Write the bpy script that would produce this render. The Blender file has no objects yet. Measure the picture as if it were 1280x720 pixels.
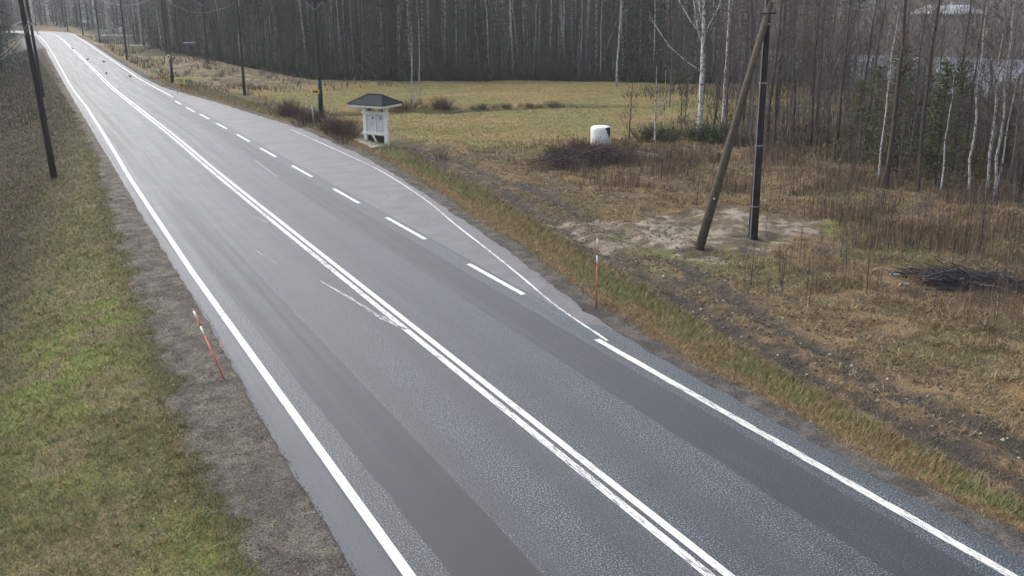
import bpy, math, random
import numpy as np
DENOISE = True
from mathutils import Matrix, Vector

sc = bpy.context.scene
col = sc.collection
R = math.radians

# ------------------------------------------------------------------ camera
F, PITCH, ROLL, YAW, HC = 1238.2, R(16.607), R(-0.416), R(26.455), 8.0
fwd = np.array([math.sin(YAW)*math.cos(PITCH), math.cos(YAW)*math.cos(PITCH), -math.sin(PITCH)])
_r = np.array([math.cos(YAW), -math.sin(YAW), 0.0]); _u = np.cross(_r, fwd)
CR = math.cos(ROLL)*_r + math.sin(ROLL)*_u
CU = -math.sin(ROLL)*_r + math.cos(ROLL)*_u
cam = bpy.data.cameras.new('camera'); co = bpy.data.objects.new('camera', cam); col.objects.link(co)
cam.sensor_width = 36; cam.lens = F/1280*36; cam.clip_start = 0.2; cam.clip_end = 4000
co.matrix_world = Matrix(((CR[0], CU[0], -fwd[0], 0), (CR[1], CU[1], -fwd[1], 0), (CR[2], CU[2], -fwd[2], HC), (0, 0, 0, 1)))
sc.camera = co

# ------------------------------------------------------------------ light
SUN_EL, SUN_AZ = R(41), R(-26)          # azimuth clockwise from +Y
w = bpy.data.worlds.new('World'); sc.world = w; w.use_nodes = True
nt = w.node_tree; nt.nodes.clear()
sky = nt.nodes.new('ShaderNodeTexSky'); sky.sky_type = 'NISHITA'; sky.sun_disc = False
sky.sun_elevation = SUN_EL; sky.sun_rotation = SUN_AZ; sky.air_density = 1.0; sky.dust_density = 4.0; sky.ozone_density = 1.0
hs = nt.nodes.new('ShaderNodeHueSaturation'); hs.inputs['Saturation'].default_value = 0.45
bg = nt.nodes.new('ShaderNodeBackground'); bg.inputs[1].default_value = 0.14
wo = nt.nodes.new('ShaderNodeOutputWorld')
nt.links.new(sky.outputs[0], hs.inputs['Color']); nt.links.new(hs.outputs[0], bg.inputs[0]); nt.links.new(bg.outputs[0], wo.inputs[0])
sun = bpy.data.lights.new('sun', 'SUN'); sun.energy = 0.6; sun.angle = R(60); sun.color = (1, .99, .98)
so = bpy.data.objects.new('sun', sun); col.objects.link(so)
sd = Vector((math.sin(SUN_AZ)*math.cos(SUN_EL), math.cos(SUN_AZ)*math.cos(SUN_EL), math.sin(SUN_EL)))
so.rotation_euler = sd.to_track_quat('Z', 'Y').to_euler()
sc.view_settings.view_transform = 'Standard'; sc.view_settings.look = 'None'
sc.view_settings.gamma = 1; sc.view_settings.exposure = 1.0
sc.cycles.use_denoising = DENOISE
sc.cycles.use_adaptive_sampling = False
sc.cycles.sample_clamp_indirect = 3.0
sc.cycles.max_bounces = 5; sc.cycles.diffuse_bounces = 3; sc.cycles.glossy_bounces = 2
sc.cycles.transparent_max_bounces = 6; sc.cycles.volume_bounces = 0
sc.cycles.caustics_reflective = False; sc.cycles.caustics_refractive = False

# ------------------------------------------------------------------ numeric helpers
rng = np.random.default_rng(7)
random.seed(5)

def _hash(ix, iy, s):
    n = (ix.astype(np.int64)*374761393 + iy.astype(np.int64)*668265263 + s*1274126177) & 0x7fffffff
    n = ((n ^ (n >> 13))*1274126177) & 0x7fffffff
    n = (n ^ (n >> 16)) & 0xffff
    return n/65535.0

def vn(x, y, s=0):
    x = np.asarray(x, float); y = np.asarray(y, float)
    ix = np.floor(x); iy = np.floor(y); fx = x-ix; fy = y-iy
    fx = fx*fx*(3-2*fx); fy = fy*fy*(3-2*fy)
    a = _hash(ix, iy, s); b = _hash(ix+1, iy, s); c = _hash(ix, iy+1, s); d = _hash(ix+1, iy+1, s)
    return (a*(1-fx)+b*fx)*(1-fy)+(c*(1-fx)+d*fx)*fy

def fbm(x, y, s=0, o=4):
    t = 0; a = .5; n = 0
    for k in range(o):
        t = t+a*vn(x*2**k, y*2**k, s+k*17); n += a; a *= .5
    return t/n

def ss(a, b, x):
    t = np.clip((x-a)/(b-a), 0, 1); return t*t*(3-2*t)

def poly(pts):
    p = sorted(pts); ys = [q[0] for q in p]; xs = [q[1] for q in p]
    return lambda y: np.interp(y, ys, xs)

# lateral positions (y -> x) of the road's features
lpave = poly([(-60, 3.5), (12, 3.5), (18, 3.55), (25, 3.75), (40, 3.85), (48, 4.0), (64, 4.2), (88, 4.5), (119, 4.95), (160, 5.6), (174, 6.0), (250, 6.2)])
rpave = poly([(-60, 12.4), (16, 12.4), (19.5, 12.5), (22, 12.8), (24.5, 13.2), (27.5, 13.7), (34.6, 14.5), (42, 15.3), (49, 15.8), (54, 15.85), (61, 15.9), (65, 15.5), (73, 14.8), (80, 14.2), (90, 13.0), (97, 12.4), (109, 12.3), (146, 12.9), (200, 14.0), (260, 14.0)])
strip = poly([(-60, 14.5), (10, 14.5), (15.5, 14.8), (19, 15.3), (23.6, 15.9), (30, 16.7), (39, 18.1), (52, 19.2), (63, 18.9), (75, 18.0), (95, 16.5), (140, 16.5), (300, 18)])
trk = poly([(-60, 17.0), (11.5, 17.0), (15.3, 17.4), (20, 18.2), (26, 19.8), (36.5, 21.0), (48, 21.4), (68, 20.4), (95, 18), (300, 20)])
KF = .95
def _sc(xs, ys): return lambda x: KF*np.interp(np.asarray(x)/KF, xs, ys)
ditch_y = _sc([20, 22, 28, 34.4, 41.5, 47.3, 60], [84, 76, 76.2, 74.8, 74.0, 70.6, 66])
field_y = _sc([17, 21.8, 25.5, 28.2, 32.4, 36, 45, 60], [70, 60, 55.8, 52.6, 52, 50, 52, 56])
wood_y = _sc([17, 24, 27, 30, 38, 46, 55, 63, 75], [160, 150, 125, 110, 104, 100, 95, 86, 80])
front_y = _sc([14, 20, 24, 27, 30, 38, 46, 55, 63, 70, 80], [260, 215, 158, 128, 112, 105, 101, 96, 88, 82, 76])
shore1 = lambda y: 84+0.16*(90-y)
shore2 = lambda y: 150+0.45*(115-y)
WATER = -3.2

def hgt(x, y):
    x = np.asarray(x, float); y = np.asarray(y, float)
    l = lpave(y); r = rpave(y); s = strip(y); t = trk(y)
    z = np.full(np.broadcast(x, y).shape, -0.035)
    # right verge slope, track, field
    g = r+0.6
    z = np.where(x > g, -0.035-0.42*np.clip((x-g)/np.maximum(s-g, .5), 0, 1), z)
    z = np.where(x > s, -0.455-0.1*ss(0, 1, (x-s)/1.5), z)
    tw = (x-s)/np.maximum(t-s, .5)
    rut = np.exp(-((tw-.28)/.1)**2)+np.exp(-((tw-.80)/.1)**2)
    z = z-np.where((x > s) & (y < 62), .15*rut*(1-ss(50, 62, y)), 0)
    z = z-0.2*ss(0, 10, x-t)
    # ditch in the field
    dy = y-ditch_y(x)
    z = z-np.where((x > 20) & (x < 70), .35*np.exp(-(dy/1.0)**2)*ss(20, 23, x), 0)
    # towards the river, under it and up the far bank
    d1 = x-shore1(y); d2 = x-shore2(y)
    z = z+(WATER+.15+.76)*ss(-22, 0, d1)
    z = z-1.6*ss(0, 6, d1)
    z = z+2.0*ss(-8, 3, d2)+4.2*ss(0, 70, d2)+30*ss(60, 420, d2)
    # clearing, gentle rise right of the far road
    z = z+0.5*ss(95, 130, y)*ss(0, 8, x-r)*(1-ss(40, 60, x))
    # left of the road
    z = np.where(x < l, -0.035-0.75*ss(1.3, 5.5, l-x), z)
    z = z+np.where(x < l, 5*ss(6, 40, l-x)+6*ss(40, 200, l-x), 0)
    # bumps
    off = np.maximum(np.where(x < l, l-x, 0), np.where(x > r, x-r, 0))
    a = ss(.0, .9, off)
    z = z+a*(fbm(x*1.7, y*1.7, 3, 3)-.5)*.10+a*(fbm(x*.3, y*.3, 9, 2)-.5)*.22*ss(.6, 4, off)
    z = z+ss(1.5, 4, x-s)*(1-ss(44, 54, y))*(fbm(x*1.1, y*1.1, 31, 3)-.5)*.32
    return z

def ray(px, py):
    return fwd+CR*(px-640)/F-CU*(py-360)/F

def at(px, py):
    """ground point seen at a pixel of the photograph"""
    d = ray(px, py)
    t = np.concatenate([np.arange(6, 120, .1), np.arange(120, 600, .5)])
    P = d[None, :]*t[:, None]; P[:, 2] += HC
    h = hgt(P[:, 0], P[:, 1])
    k = np.argmax(P[:, 2] < h)
    return Vector(P[k] if P[k, 2] < h[k] else P[-1])

def pz(px, py, z):
    d = ray(px, py); t = (z-HC)/d[2]; return Vector((d[0]*t, d[1]*t, z))

def gz(x, y): return float(hgt(np.array([x]), np.array([y]))[0])

# ------------------------------------------------------------------ object helpers
def tag(o, label=None, cat=None, group=None, kind=None):
    if label: o['label'] = label
    if cat: o['category'] = cat
    if group: o['group'] = group
    if kind: o['kind'] = kind
    return o

def empty(name, loc, label, cat, group=None, rz=0):
    o = bpy.data.objects.new(name, None); col.objects.link(o)
    o.location = loc; o.rotation_euler = (0, 0, rz); o.empty_display_size = .3
    return tag(o, label, cat, group)

def mesh_np(name, V, faces_idx, loops_per_face, mat=None, colr=None, uv=None, smooth=False):
    me = bpy.data.meshes.new(name)
    V = np.asarray(V, np.float32); me.vertices.add(len(V)); me.vertices.foreach_set('co', V.ravel())
    idx = np.asarray(faces_idx, np.int32).ravel(); n = len(idx)//loops_per_face
    me.loops.add(len(idx)); me.loops.foreach_set('vertex_index', idx)
    me.polygons.add(n); me.polygons.foreach_set('loop_start', np.arange(n, dtype=np.int32)*loops_per_face)
    me.polygons.foreach_set('use_smooth', np.full(n, smooth))
    me.update(calc_edges=True)
    if colr is not None:
        a = me.color_attributes.new('col', 'FLOAT_COLOR', 'POINT')
        c = np.ones((len(V), 4), np.float32); c[:, :3] = colr; a.data.foreach_set('color', c.ravel())
    if uv is not None:
        u = me.uv_layers.new(name='UVMap'); u.data.foreach_set('uv', np.asarray(uv, np.float32)[idx].ravel())
    if mat: me.materials.append(mat)
    return me

def link(name, me, parent=None):
    o = bpy.data.objects.new(name, me); col.objects.link(o)
    if parent: o.parent = parent
    return o

class MB:
    def __init__(s): s.v = []; s.f = []; s.c = []; s.cc = None
    def add(s, vs, fs):
        b = len(s.v); s.v += [tuple(v) for v in vs]; s.f += [tuple(b+i for i in f) for f in fs]
        s.c += [s.cc or (1, 1, 1)]*len(vs)
    def box(s, c, d, rz=0, bev=0.0, M=None):
        x, y, z = d[0]/2, d[1]/2, d[2]/2
        b = min(bev, x*.45, y*.45, z*.45)
        vs = []; fs = []
        if b <= 0:
            vs = [Vector((i*x, j*y, k*z)) for i in (-1, 1) for j in (-1, 1) for k in (-1, 1)]
            fs = [(0, 1, 3, 2), (4, 6, 7, 5), (0, 4, 5, 1), (2, 3, 7, 6), (0, 2, 6, 4), (1, 5, 7, 3)]
        else:
            def ring(zz, inset):
                X, Y = x-inset, y-inset
                return [Vector(p) for p in ((-X, -Y+b, zz), (-X+b, -Y, zz), (X-b, -Y, zz), (X, -Y+b, zz), (X, Y-b, zz), (X-b, Y, zz), (-X+b, Y, zz), (-X, Y-b, zz))]
            for zz, ins in ((-z, b), (-z+b, 0), (z-b, 0), (z, b)): vs += ring(zz, ins)
            for r in range(3):
                for i in range(8): fs.append((r*8+i, r*8+(i+1) % 8, r*8+8+(i+1) % 8, r*8+8+i))
            fs.append(tuple(range(7, -1, -1))); fs.append(tuple(range(24, 32)))
        T = Matrix.Translation(c) @ Matrix.Rotation(rz, 4, 'Z') if M is None else Matrix.Translation(c) @ M
        s.add([T @ v for v in vs], fs)
    def tube(s, pts, rad, n=6, cap=True):
        pts = [Vector(p) for p in pts]
        if not hasattr(rad, '__len__'): rad = [rad]*len(pts)
        vs = []; fs = []
        for i, p in enumerate(pts):
            t = (pts[min(i+1, len(pts)-1)]-pts[max(i-1, 0)]).normalized()
            a = t.orthogonal().normalized() if i == 0 else (pa-t*pa.dot(t)).normalized()
            pa = a; b = t.cross(a)
            for k in range(n):
                q = 2*math.pi*k/n; vs.append(p+(a*math.cos(q)+b*math.sin(q))*rad[i])
        for i in range(len(pts)-1):
            for k in range(n):
                fs.append((i*n+k, i*n+(k+1) % n, (i+1)*n+(k+1) % n, (i+1)*n+k))
        if cap: fs.append(tuple(range(n-1, -1, -1))); fs.append(tuple(range((len(pts)-1)*n, len(pts)*n)))
        s.add(vs, fs)
    def tri(s, a, b, c): s.add([a, b, c], [(0, 1, 2)])
    def lathe(s, prof, n=12, c=(0, 0, 0), M=None):
        vs = []; fs = []
        for r, z in prof:
            for k in range(n):
                q = 2*math.pi*k/n; vs.append(Vector((r*math.cos(q), r*math.sin(q), z)))
        for i in range(len(prof)-1):
            for k in range(n): fs.append((i*n+k, i*n+(k+1) % n, (i+1)*n+(k+1) % n, (i+1)*n+k))
        fs.append(tuple(range(n-1, -1, -1))); fs.append(tuple(range((len(prof)-1)*n, len(prof)*n)))
        T = Matrix.Translation(c) @ (M or Matrix())
        s.add([T @ v for v in vs], fs)
    def mesh(s, name, mat=None, smooth=False, colours=False):
        me = bpy.data.meshes.new(name); me.from_pydata(s.v, [], s.f); me.update()
        me.polygons.foreach_set('use_smooth', [smooth]*len(me.polygons))
        if colours:
            a = me.color_attributes.new('col', 'FLOAT_COLOR', 'POINT')
            c = np.ones((len(s.v), 4), np.float32); c[:, :3] = s.c; a.data.foreach_set('color', c.ravel())
        if mat: me.materials.append(mat)
        return me
    def build(s, name, mat=None, parent=None, smooth=False, colours=False):
        return link(name, s.mesh(name, mat, smooth, colours), parent)

def copy_tree(o, parent=None):
    c = o.copy(); col.objects.link(c); c.parent = parent
    for ch in list(o.children): copy_tree(ch, c)
    return c

# ------------------------------------------------------------------ materials
def newmat(name, rough=.8, spec=.3, base=(.5, .5, .5)):
    m = bpy.data.materials.new(name); m.use_nodes = True
    n = m.node_tree.nodes; b = n['Principled BSDF']
    b.inputs['Roughness'].default_value = rough; b.inputs['Specular IOR Level'].default_value = spec
    b.inputs['Base Color'].default_value = (*base, 1)
    return m, m.node_tree, b

def nd(t, kind, **kw):
    n = t.nodes.new(kind)
    for k, v in kw.items(): setattr(n, k, v)
    return n

def noise(t, vec, scale, detail=4, rough=.6, sx=None):
    n = nd(t, 'ShaderNodeTexNoise'); n.inputs['Scale'].default_value = scale
    n.inputs['Detail'].default_value = detail; n.inputs['Roughness'].default_value = rough
    if sx:
        mp = nd(t, 'ShaderNodeMapping'); mp.inputs['Scale'].default_value = sx
        t.links.new(vec, mp.inputs[0]); vec = mp.outputs[0]
    t.links.new(vec, n.inputs['Vector']); return n.outputs['Fac']

def ramp(t, fac, stops):
    r = nd(t, 'ShaderNodeValToRGB'); e = r.color_ramp.elements
    while len(e) > 1: e.remove(e[-1])
    e[0].position = stops[0][0]; c = stops[0][1]; e[0].color = (*(c if hasattr(c, '__len__') else (c, c, c)), 1)
    for p, c in stops[1:]:
        q = e.new(p); q.color = (*(c if hasattr(c, '__len__') else (c, c, c)), 1)
    t.links.new(fac, r.inputs[0]); return r.outputs[0]

def mixc(t, a, b, fac, mode='MIX'):
    m = nd(t, 'ShaderNodeMix', data_type='RGBA', blend_type=mode)
    for s, v in ((m.inputs[0], fac), (m.inputs[6], a), (m.inputs[7], b)):
        if isinstance(v, (int, float)): s.default_value = v if s is m.inputs[0] or s.type == 'VALUE' else (v, v, v, 1)
        elif isinstance(v, tuple): s.default_value = (*v, 1)
        else: t.links.new(v, s)
    return m.outputs[2]

def mth(t, op, a, b=0.0, c=None, clamp=False):
    m = nd(t, 'ShaderNodeMath', operation=op, use_clamp=clamp)
    for s, v in zip(m.inputs, (a, b) if c is None else (a, b, c)):
        if isinstance(v, (int, float)): s.default_value = v
        else: t.links.new(v, s)
    return m.outputs[0]

def bump(t, b, h, dist=.02, strength=1.0):
    u = nd(t, 'ShaderNodeBump'); u.inputs['Distance'].default_value = dist; u.inputs['Strength'].default_value = strength
    t.links.new(h, u.inputs['Height']); t.links.new(u.outputs[0], b.inputs['Normal'])

def vary(name, stops, scale=8, rough=.8, spec=.2, sx=None, bd=0, detail=4):
    m, t, b = newmat(name, rough, spec)
    tc = nd(t, 'ShaderNodeTexCoord')
    f = noise(t, tc.outputs['Object'], scale, detail, .6, sx)
    t.links.new(ramp(t, f, stops), b.inputs['Base Color'])
    if bd: bump(t, b, f, bd)
    return m

def attrmat(name, rough=.9, spec=.1, var=.35, scale=30):
    m, t, b = newmat(name, rough, spec)
    a = nd(t, 'ShaderNodeAttribute', attribute_name='col')
    tc = nd(t, 'ShaderNodeTexCoord'); f = noise(t, tc.outputs['Object'], scale, 2)
    t.links.new(mixc(t, a.outputs['Color'], ramp(t, f, [(.3, 1-var), (.7, 1+var)]), 1.0, 'MULTIPLY'), b.inputs['Base Color'])
    return m

def ground_mat():
    m, t, b = newmat('ground_soil', .92, .12)
    a = nd(t, 'ShaderNodeAttribute', attribute_name='col'); tc = nd(t, 'ShaderNodeTexCoord')
    o = tc.outputs['Object']
    n1 = noise(t, o, 22, 5, .7); n2 = noise(t, o, 2.3, 5, .65); n3 = noise(t, o, 1.0, 6, .7, (.35, 1.6, 1))
    c = mixc(t, a.outputs['Color'], ramp(t, n1, [(.32, .42), (.5, .95), (.7, 1.75)]), 1.0, 'MULTIPLY')
    c = mixc(t, c, ramp(t, n2, [(.3, (.62, .62, .66)), (.5, 1.0), (.72, (1.4, 1.32, 1.15))]), 1.0, 'MULTIPLY')
    c = mixc(t, c, ramp(t, n3, [(.35, (.86, .85, .83)), (.6, 1.08)]), 1.0, 'MULTIPLY')
    t.links.new(c, b.inputs['Base Color'])
    h = mth(t, 'ADD', mth(t, 'MULTIPLY', n1, .6), n2)
    bump(t, b, h, .09)
    return m

def gauss(t, u, c, wd):
    d = mth(t, 'DIVIDE', mth(t, 'SUBTRACT', u, c), wd)
    return mth(t, 'EXPONENT', mth(t, 'MULTIPLY', mth(t, 'MULTIPLY', d, d), -1.0))

def band(t, u, a, b_, soft=.03):
    m1 = nd(t, 'ShaderNodeMapRange', interpolation_type='SMOOTHSTEP'); m1.inputs[1].default_value = a-soft; m1.inputs[2].default_value = a+soft
    m2 = nd(t, 'ShaderNodeMapRange', interpolation_type='SMOOTHSTEP'); m2.inputs[1].default_value = b_-soft; m2.inputs[2].default_value = b_+soft
    t.links.new(u, m1.inputs[0]); t.links.new(u, m2.inputs[0])
    return mth(t, 'SUBTRACT', m1.outputs[0], m2.outputs[0])

def road_mat():
    """uv: u = metres right of the double line, v = metres along the road"""
    m, t, b = newmat('damp_asphalt', .5, .65)
    uvn = nd(t, 'ShaderNodeUVMap', uv_map='UVMap'); sp = nd(t, 'ShaderNodeSeparateXYZ'); t.links.new(uvn.outputs[0], sp.inputs[0])
    o = uvn.outputs[0]
    wob = noise(t, o, .5, 3); u = mth(t, 'ADD', sp.outputs[0], mth(t, 'MULTIPLY', mth(t, 'SUBTRACT', wob, .5), .16)); v = sp.outputs[1]
    grit = noise(t, o, 36, 2, .7); grit2 = noise(t, o, 130, 2, .7)
    big = noise(t, o, .7, 5, .6); longi = noise(t, o, 1.0, 4, .6, (3.2, .06, 1)); cross = noise(t, o, 1.0, 3, .6, (.2, 1.3, 1))
    strips = mth(t, 'ADD', band(t, u, S1[0], S1[1], .03), mth(t, 'MULTIPLY', band(t, u, S2[0], S2[1], .04), .72))
    strips = mth(t, 'MINIMUM', strips, 1.0)
    # rough worn aggregate: light stones in a dark binder
    rc = ramp(t, grit, [(.40, .007), (.49, .018), (.55, .050), (.61, .24)])
    sc_ = ramp(t, grit2, [(.3, (.008, .0085, .010)), (.6, (.014, .015, .017)), (.8, (.030, .031, .034))])
    c = mixc(t, rc, sc_, strips)
    # mid-tone polish along the lane edges (between the rough and the smooth)
    pol = mth(t, 'ADD', gauss(t, u, S1[1]+.28, .26), gauss(t, u, -.5, .3))
    pol = mth(t, 'ADD', pol, gauss(t, u, 1.0, .35))
    c = mixc(t, c, ramp(t, grit2, [(.3, .028), (.7, .048)]), mth(t, 'MULTIPLY', mth(t, 'MINIMUM', pol, 1.0), .6))
    wheel = mth(t, 'ADD', gauss(t, u, -2.98, .13), mth(t, 'MULTIPLY', gauss(t, u, 2.7, .3), .25))
    c = mixc(t, c, (.72, .74, .78), mth(t, 'MULTIPLY', wheel, .55), 'MULTIPLY')
    c = mixc(t, c, ramp(t, big, [(.3, .82), (.7, 1.2)]), 1.0, 'MULTIPLY')
    c = mixc(t, c, ramp(t, longi, [(.32, .66), (.5, 1.0), (.68, 1.35)]), 1.0, 'MULTIPLY')
    c = mixc(t, c, ramp(t, cross, [(.3, .93), (.7, 1.06)]), 1.0, 'MULTIPLY')
    # shoulder outside the edge line is a little lighter and bluish
    sh = band(t, sp.outputs[0], -6, -3.95, .05)
    c = mixc(t, c, ramp(t, grit2, [(.3, (.030, .030, .035)), (.7, (.055, .055, .064))]), mth(t, 'MULTIPLY', sh, .8))
    # seams and cracks
    cw = noise(t, o, 2.2, 4, .7)
    def crack_u(c0, v0, v1, wd=.02, amp=.12):
        uu = mth(t, 'ADD', sp.outputs[0], mth(t, 'MULTIPLY', mth(t, 'SUBTRACT', cw, .5), amp))
        return mth(t, 'MULTIPLY', gauss(t, uu, c0, wd), band(t, v, v0, v1, .4))
    def crack_v(c0, u0, u1, wd=.03, sl=0.0):
        vv = mth(t, 'ADD', mth(t, 'ADD', v, mth(t, 'MULTIPLY', mth(t, 'SUBTRACT', cw, .5), .5)), mth(t, 'MULTIPLY', sp.outputs[0], sl))
        return mth(t, 'MULTIPLY', gauss(t, vv, c0, wd), band(t, sp.outputs[0], u0, u1, .05))
    k = crack_u(3.98, 18, 100, .025)
    for a in (crack_u(S1[0], 20, 70, .015, .03), crack_v(36.5, -2.0, .2, .045, -.4), crack_v(58, -3.2, 1, .05), crack_v(24.2, -3.9, -3.4, .03), crack_v(49, -4.6, -3.7, .05), crack_v(43, -4.6, -3.7, .05), crack_v(54, -4.6, -3.7, .06), crack_v(61, -4.6, -3.7, .06), crack_u(-4.05, 8, 60, .02, .1), crack_v(73, .2, 3.4, .08), crack_v(92, -3.4, 3.4, .1)):
        k = mth(t, 'MAXIMUM', k, a)
    c = mixc(t, c, (.02, .02, .022), mth(t, 'MULTIPLY', k, .6))
    # the old sealed patch in the left lane
    pt = mth(t, 'MULTIPLY', mth(t, 'MULTIPLY', band(t, u, -3.35, -2.35, .12), band(t, v, 44, 57, 1.2)), noise(t, o, 1.5, 4))
    c = mixc(t, c, (.035, .037, .042), mth(t, 'MULTIPLY', pt, 1.0, clamp=True))
    c = mixc(t, c, (.86, 1.0, 1.17), 1.0, 'MULTIPLY')
    t.links.new(c, b.inputs['Base Color'])
    rr = mixc(t, ramp(t, big, [(.3, .40), (.7, .50)]), .42, mth(t, 'MULTIPLY', strips, .5))
    rr = mixc(t, rr, ramp(t, longi, [(.35, .85), (.65, 1.2)]), 1.0, 'MULTIPLY')
    t.links.new(rr, b.inputs['Roughness'])
    bump(t, b, mth(t, 'ADD', mth(t, 'MULTIPLY', grit, mth(t, 'SUBTRACT', 1.0, mth(t, 'MULTIPLY', strips, .8))), mth(t, 'MULTIPLY', grit2, .3)), .006, .7)
    return m

S1 = (-3.42, -2.22); S2 = (2.2, 3.33)

def bay_mat():
    m, t, b = newmat('worn_bay_asphalt', .5, .8)
    uvn = nd(t, 'ShaderNodeUVMap', uv_map='UVMap'); o = uvn.outputs[0]
    g = noise(t, o, 55, 3, .75); big = noise(t, o, .8, 6, .65); cross = noise(t, o, 1.0, 4, .6, (.35, 1.6, 1))
    c = ramp(t, g, [(.3, (.050, .048, .052)), (.5, (.095, .090, .096)), (.7, (.18, .172, .178))])
    c = mixc(t, c, ramp(t, big, [(.3, .72), (.55, 1.0), (.72, 1.3)]), 1.0, 'MULTIPLY')
    c = mixc(t, c, ramp(t, cross, [(.3, .85), (.7, 1.15)]), 1.0, 'MULTIPLY')
    vo = nd(t, 'ShaderNodeTexVoronoi', feature='DISTANCE_TO_EDGE'); vo.inputs['Scale'].default_value = .32
    mp = nd(t, 'ShaderNodeVectorMath', operation='ADD'); nz = nd(t, 'ShaderNodeTexNoise'); nz.inputs['Scale'].default_value = 1.5
    t.links.new(o, nz.inputs['Vector']); t.links.new(o, mp.inputs[0]); t.links.new(nz.outputs['Color'], mp.inputs[1]); t.links.new(mp.outputs[0], vo.inputs['Vector'])
    c = mixc(t, (.03, .03, .032), c, ramp(t, vo.outputs['Distance'], [(.0, .35), (.012, 1.0)]))
    t.links.new(c, b.inputs['Base Color']); bump(t, b, g, .006, .7)
    return m

def paint_mat(name='road_paint', wear=.5):
    m, t, b = newmat(name, .6, .4, (.78, .78, .76))
    tc = nd(t, 'ShaderNodeTexCoord'); o = tc.outputs['Object']
    n1 = noise(t, o, 9, 5, .75, (3.2, .35, 1)); n2 = noise(t, o, 60, 3, .7); n3 = noise(t, o, .25, 3)
    s = mth(t, 'ADD', mth(t, 'ADD', mth(t, 'MULTIPLY', n1, .55), mth(t, 'MULTIPLY', n2, .3)), mth(t, 'MULTIPLY', n3, .35))
    k = ramp(t, s, [(wear-.035, 0.0), (wear+.035, 1.0)])
    t.links.new(ramp(t, n1, [(.3, (.50, .50, .49)), (.6, (.70, .70, .69))]), b.inputs['Base Color'])
    tr = nd(t, 'ShaderNodeBsdfTransparent'); mx = nd(t, 'ShaderNodeMixShader')
    t.links.new(k, mx.inputs[0]); t.links.new(tr.outputs[0], mx.inputs[1]); t.links.new(b.outputs[0], mx.inputs[2])
    t.links.new(mx.outputs[0], t.nodes['Material Output'].inputs['Surface'])
    return m

def birch_mat(dark=.4, name='birch_bark', g_=1.0):
    m, t, b = newmat(name, .75, .2)
    tc = nd(t, 'ShaderNodeTexCoord'); o = tc.outputs['Object']
    n = noise(t, o, 1.0, 4, .7, (7, 7, 4.2)); n2 = noise(t, o, 1.0, 2, .5, (3, 3, 22))
    k = mth(t, 'ADD', mth(t, 'MULTIPLY', n, .75), mth(t, 'MULTIPLY', n2, .25))
    c = ramp(t, k, [(dark, (.035, .03, .03)), (dark+.05, (.50*g_, .49*g_, .48*g_)), (.65, (.74*g_, .73*g_, .71*g_))])
    t.links.new(c, b.inputs['Base Color']); return m

M = {}
M['ground'] = ground_mat(); M['road'] = road_mat(); M['bay'] = bay_mat()
M['paint'] = paint_mat('road_paint', .50); M['paint_worn'] = paint_mat('worn_road_paint', .535); M['paint_scuff'] = paint_mat('scuffed_paint', .60)
M['paint_thin'] = paint_mat('thin_paint', .55)
M['blade'] = attrmat('grass_blades', .85, .15, .25, 6)
M['leaf'] = attrmat('needles', .8, .2, .3, 3)
M['twig'] = attrmat('twigs', .9, .1, .3, 5)
M['birch'] = birch_mat(.43); M['birch_far'] = birch_mat(.42, 'pale_birch_bark', .72)
M['bark_dark'] = vary('dark_bark', [(.3, (.035, .030, .027)), (.7, (.12, .10, .085))], 6, .95, .1, (3, 3, .6))
M['bark_pine'] = vary('pine_bark', [(.3, (.06, .045, .038)), (.7, (.20, .14, .11))], 5, .95, .1, (3, 3, .8))
M['bark_grey'] = vary('grey_bark', [(.3, (.09, .085, .08)), (.7, (.24, .225, .20))], 6, .9, .1, (3, 3, .8))
M['pole'] = vary('weathered_pole', [(.3, (.020, .017, .015)), (.5, (.036, .031, .026)), (.7, (.065, .056, .046))], 3, .85, .2, (9, 9, .5), .01)
M['pole_brown'] = vary('brown_pole', [(.3, (.045, .037, .028)), (.5, (.080, .067, .050)), (.7, (.125, .105, .08))], 3, .85, .2, (9, 9, .5), .01)
M['black'] = vary('black_wrap', [(.3, (.008, .008, .009)), (.7, (.02, .02, .022))], 6, .6, .3)
M['steel'] = vary('galvanised_steel', [(.3, (.22, .23, .24)), (.7, (.38, .39, .40))], 8, .45, .5)
M['white'] = vary('white_paint', [(.3, (.62, .63, .63)), (.6, (.82, .82, .81))], 7, .6, .3)
M['concrete'] = vary('pale_concrete', [(.3, (.30, .30, .29)), (.7, (.48, .48, .46))], 5, .85, .2, None, .01)
M['roof'] = vary('dark_roof_felt', [(.3, (.012, .013, .016)), (.7, (.032, .034, .042))], 9, .8, .12, (1, 1, 1), .005)
M['paper'] = vary('faded_posters', [(.35, (.42, .46, .48)), (.6, (.60, .64, .65))], 2.2, .35, .5)
M['red'] = vary('red_plastic', [(.3, (.42, .055, .035)), (.7, (.55, .10, .06))], 12, .5, .4)
M['orange'] = vary('faded_orange_plastic', [(.3, (.38, .12, .07)), (.7, (.48, .18, .11))], 12, .5, .4)
M['yellow'] = vary('yellow_sheet', [(.3, (.62, .42, .03)), (.7, (.75, .54, .06))], 8, .5, .4)
M['yellow_old'] = vary('weathered_yellow_paint', [(.3, (.48, .42, .13)), (.7, (.75, .68, .32))], 8, .7, .3)
M['wire'] = vary('cable', [(.3, (.10, .10, .10)), (.7, (.2, .2, .2))], 3, .6, .3)
M['wire_pale'] = vary('pale_cable', [(.3, (.3, .3, .3)), (.7, (.42, .42, .42))], 3, .5, .4)
M['wrap'] = vary('white_wrap', [(.3, (.70, .72, .73)), (.6, (.85, .86, .86))], 4, .35, .5, (1, 1, 4), .02)
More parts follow.
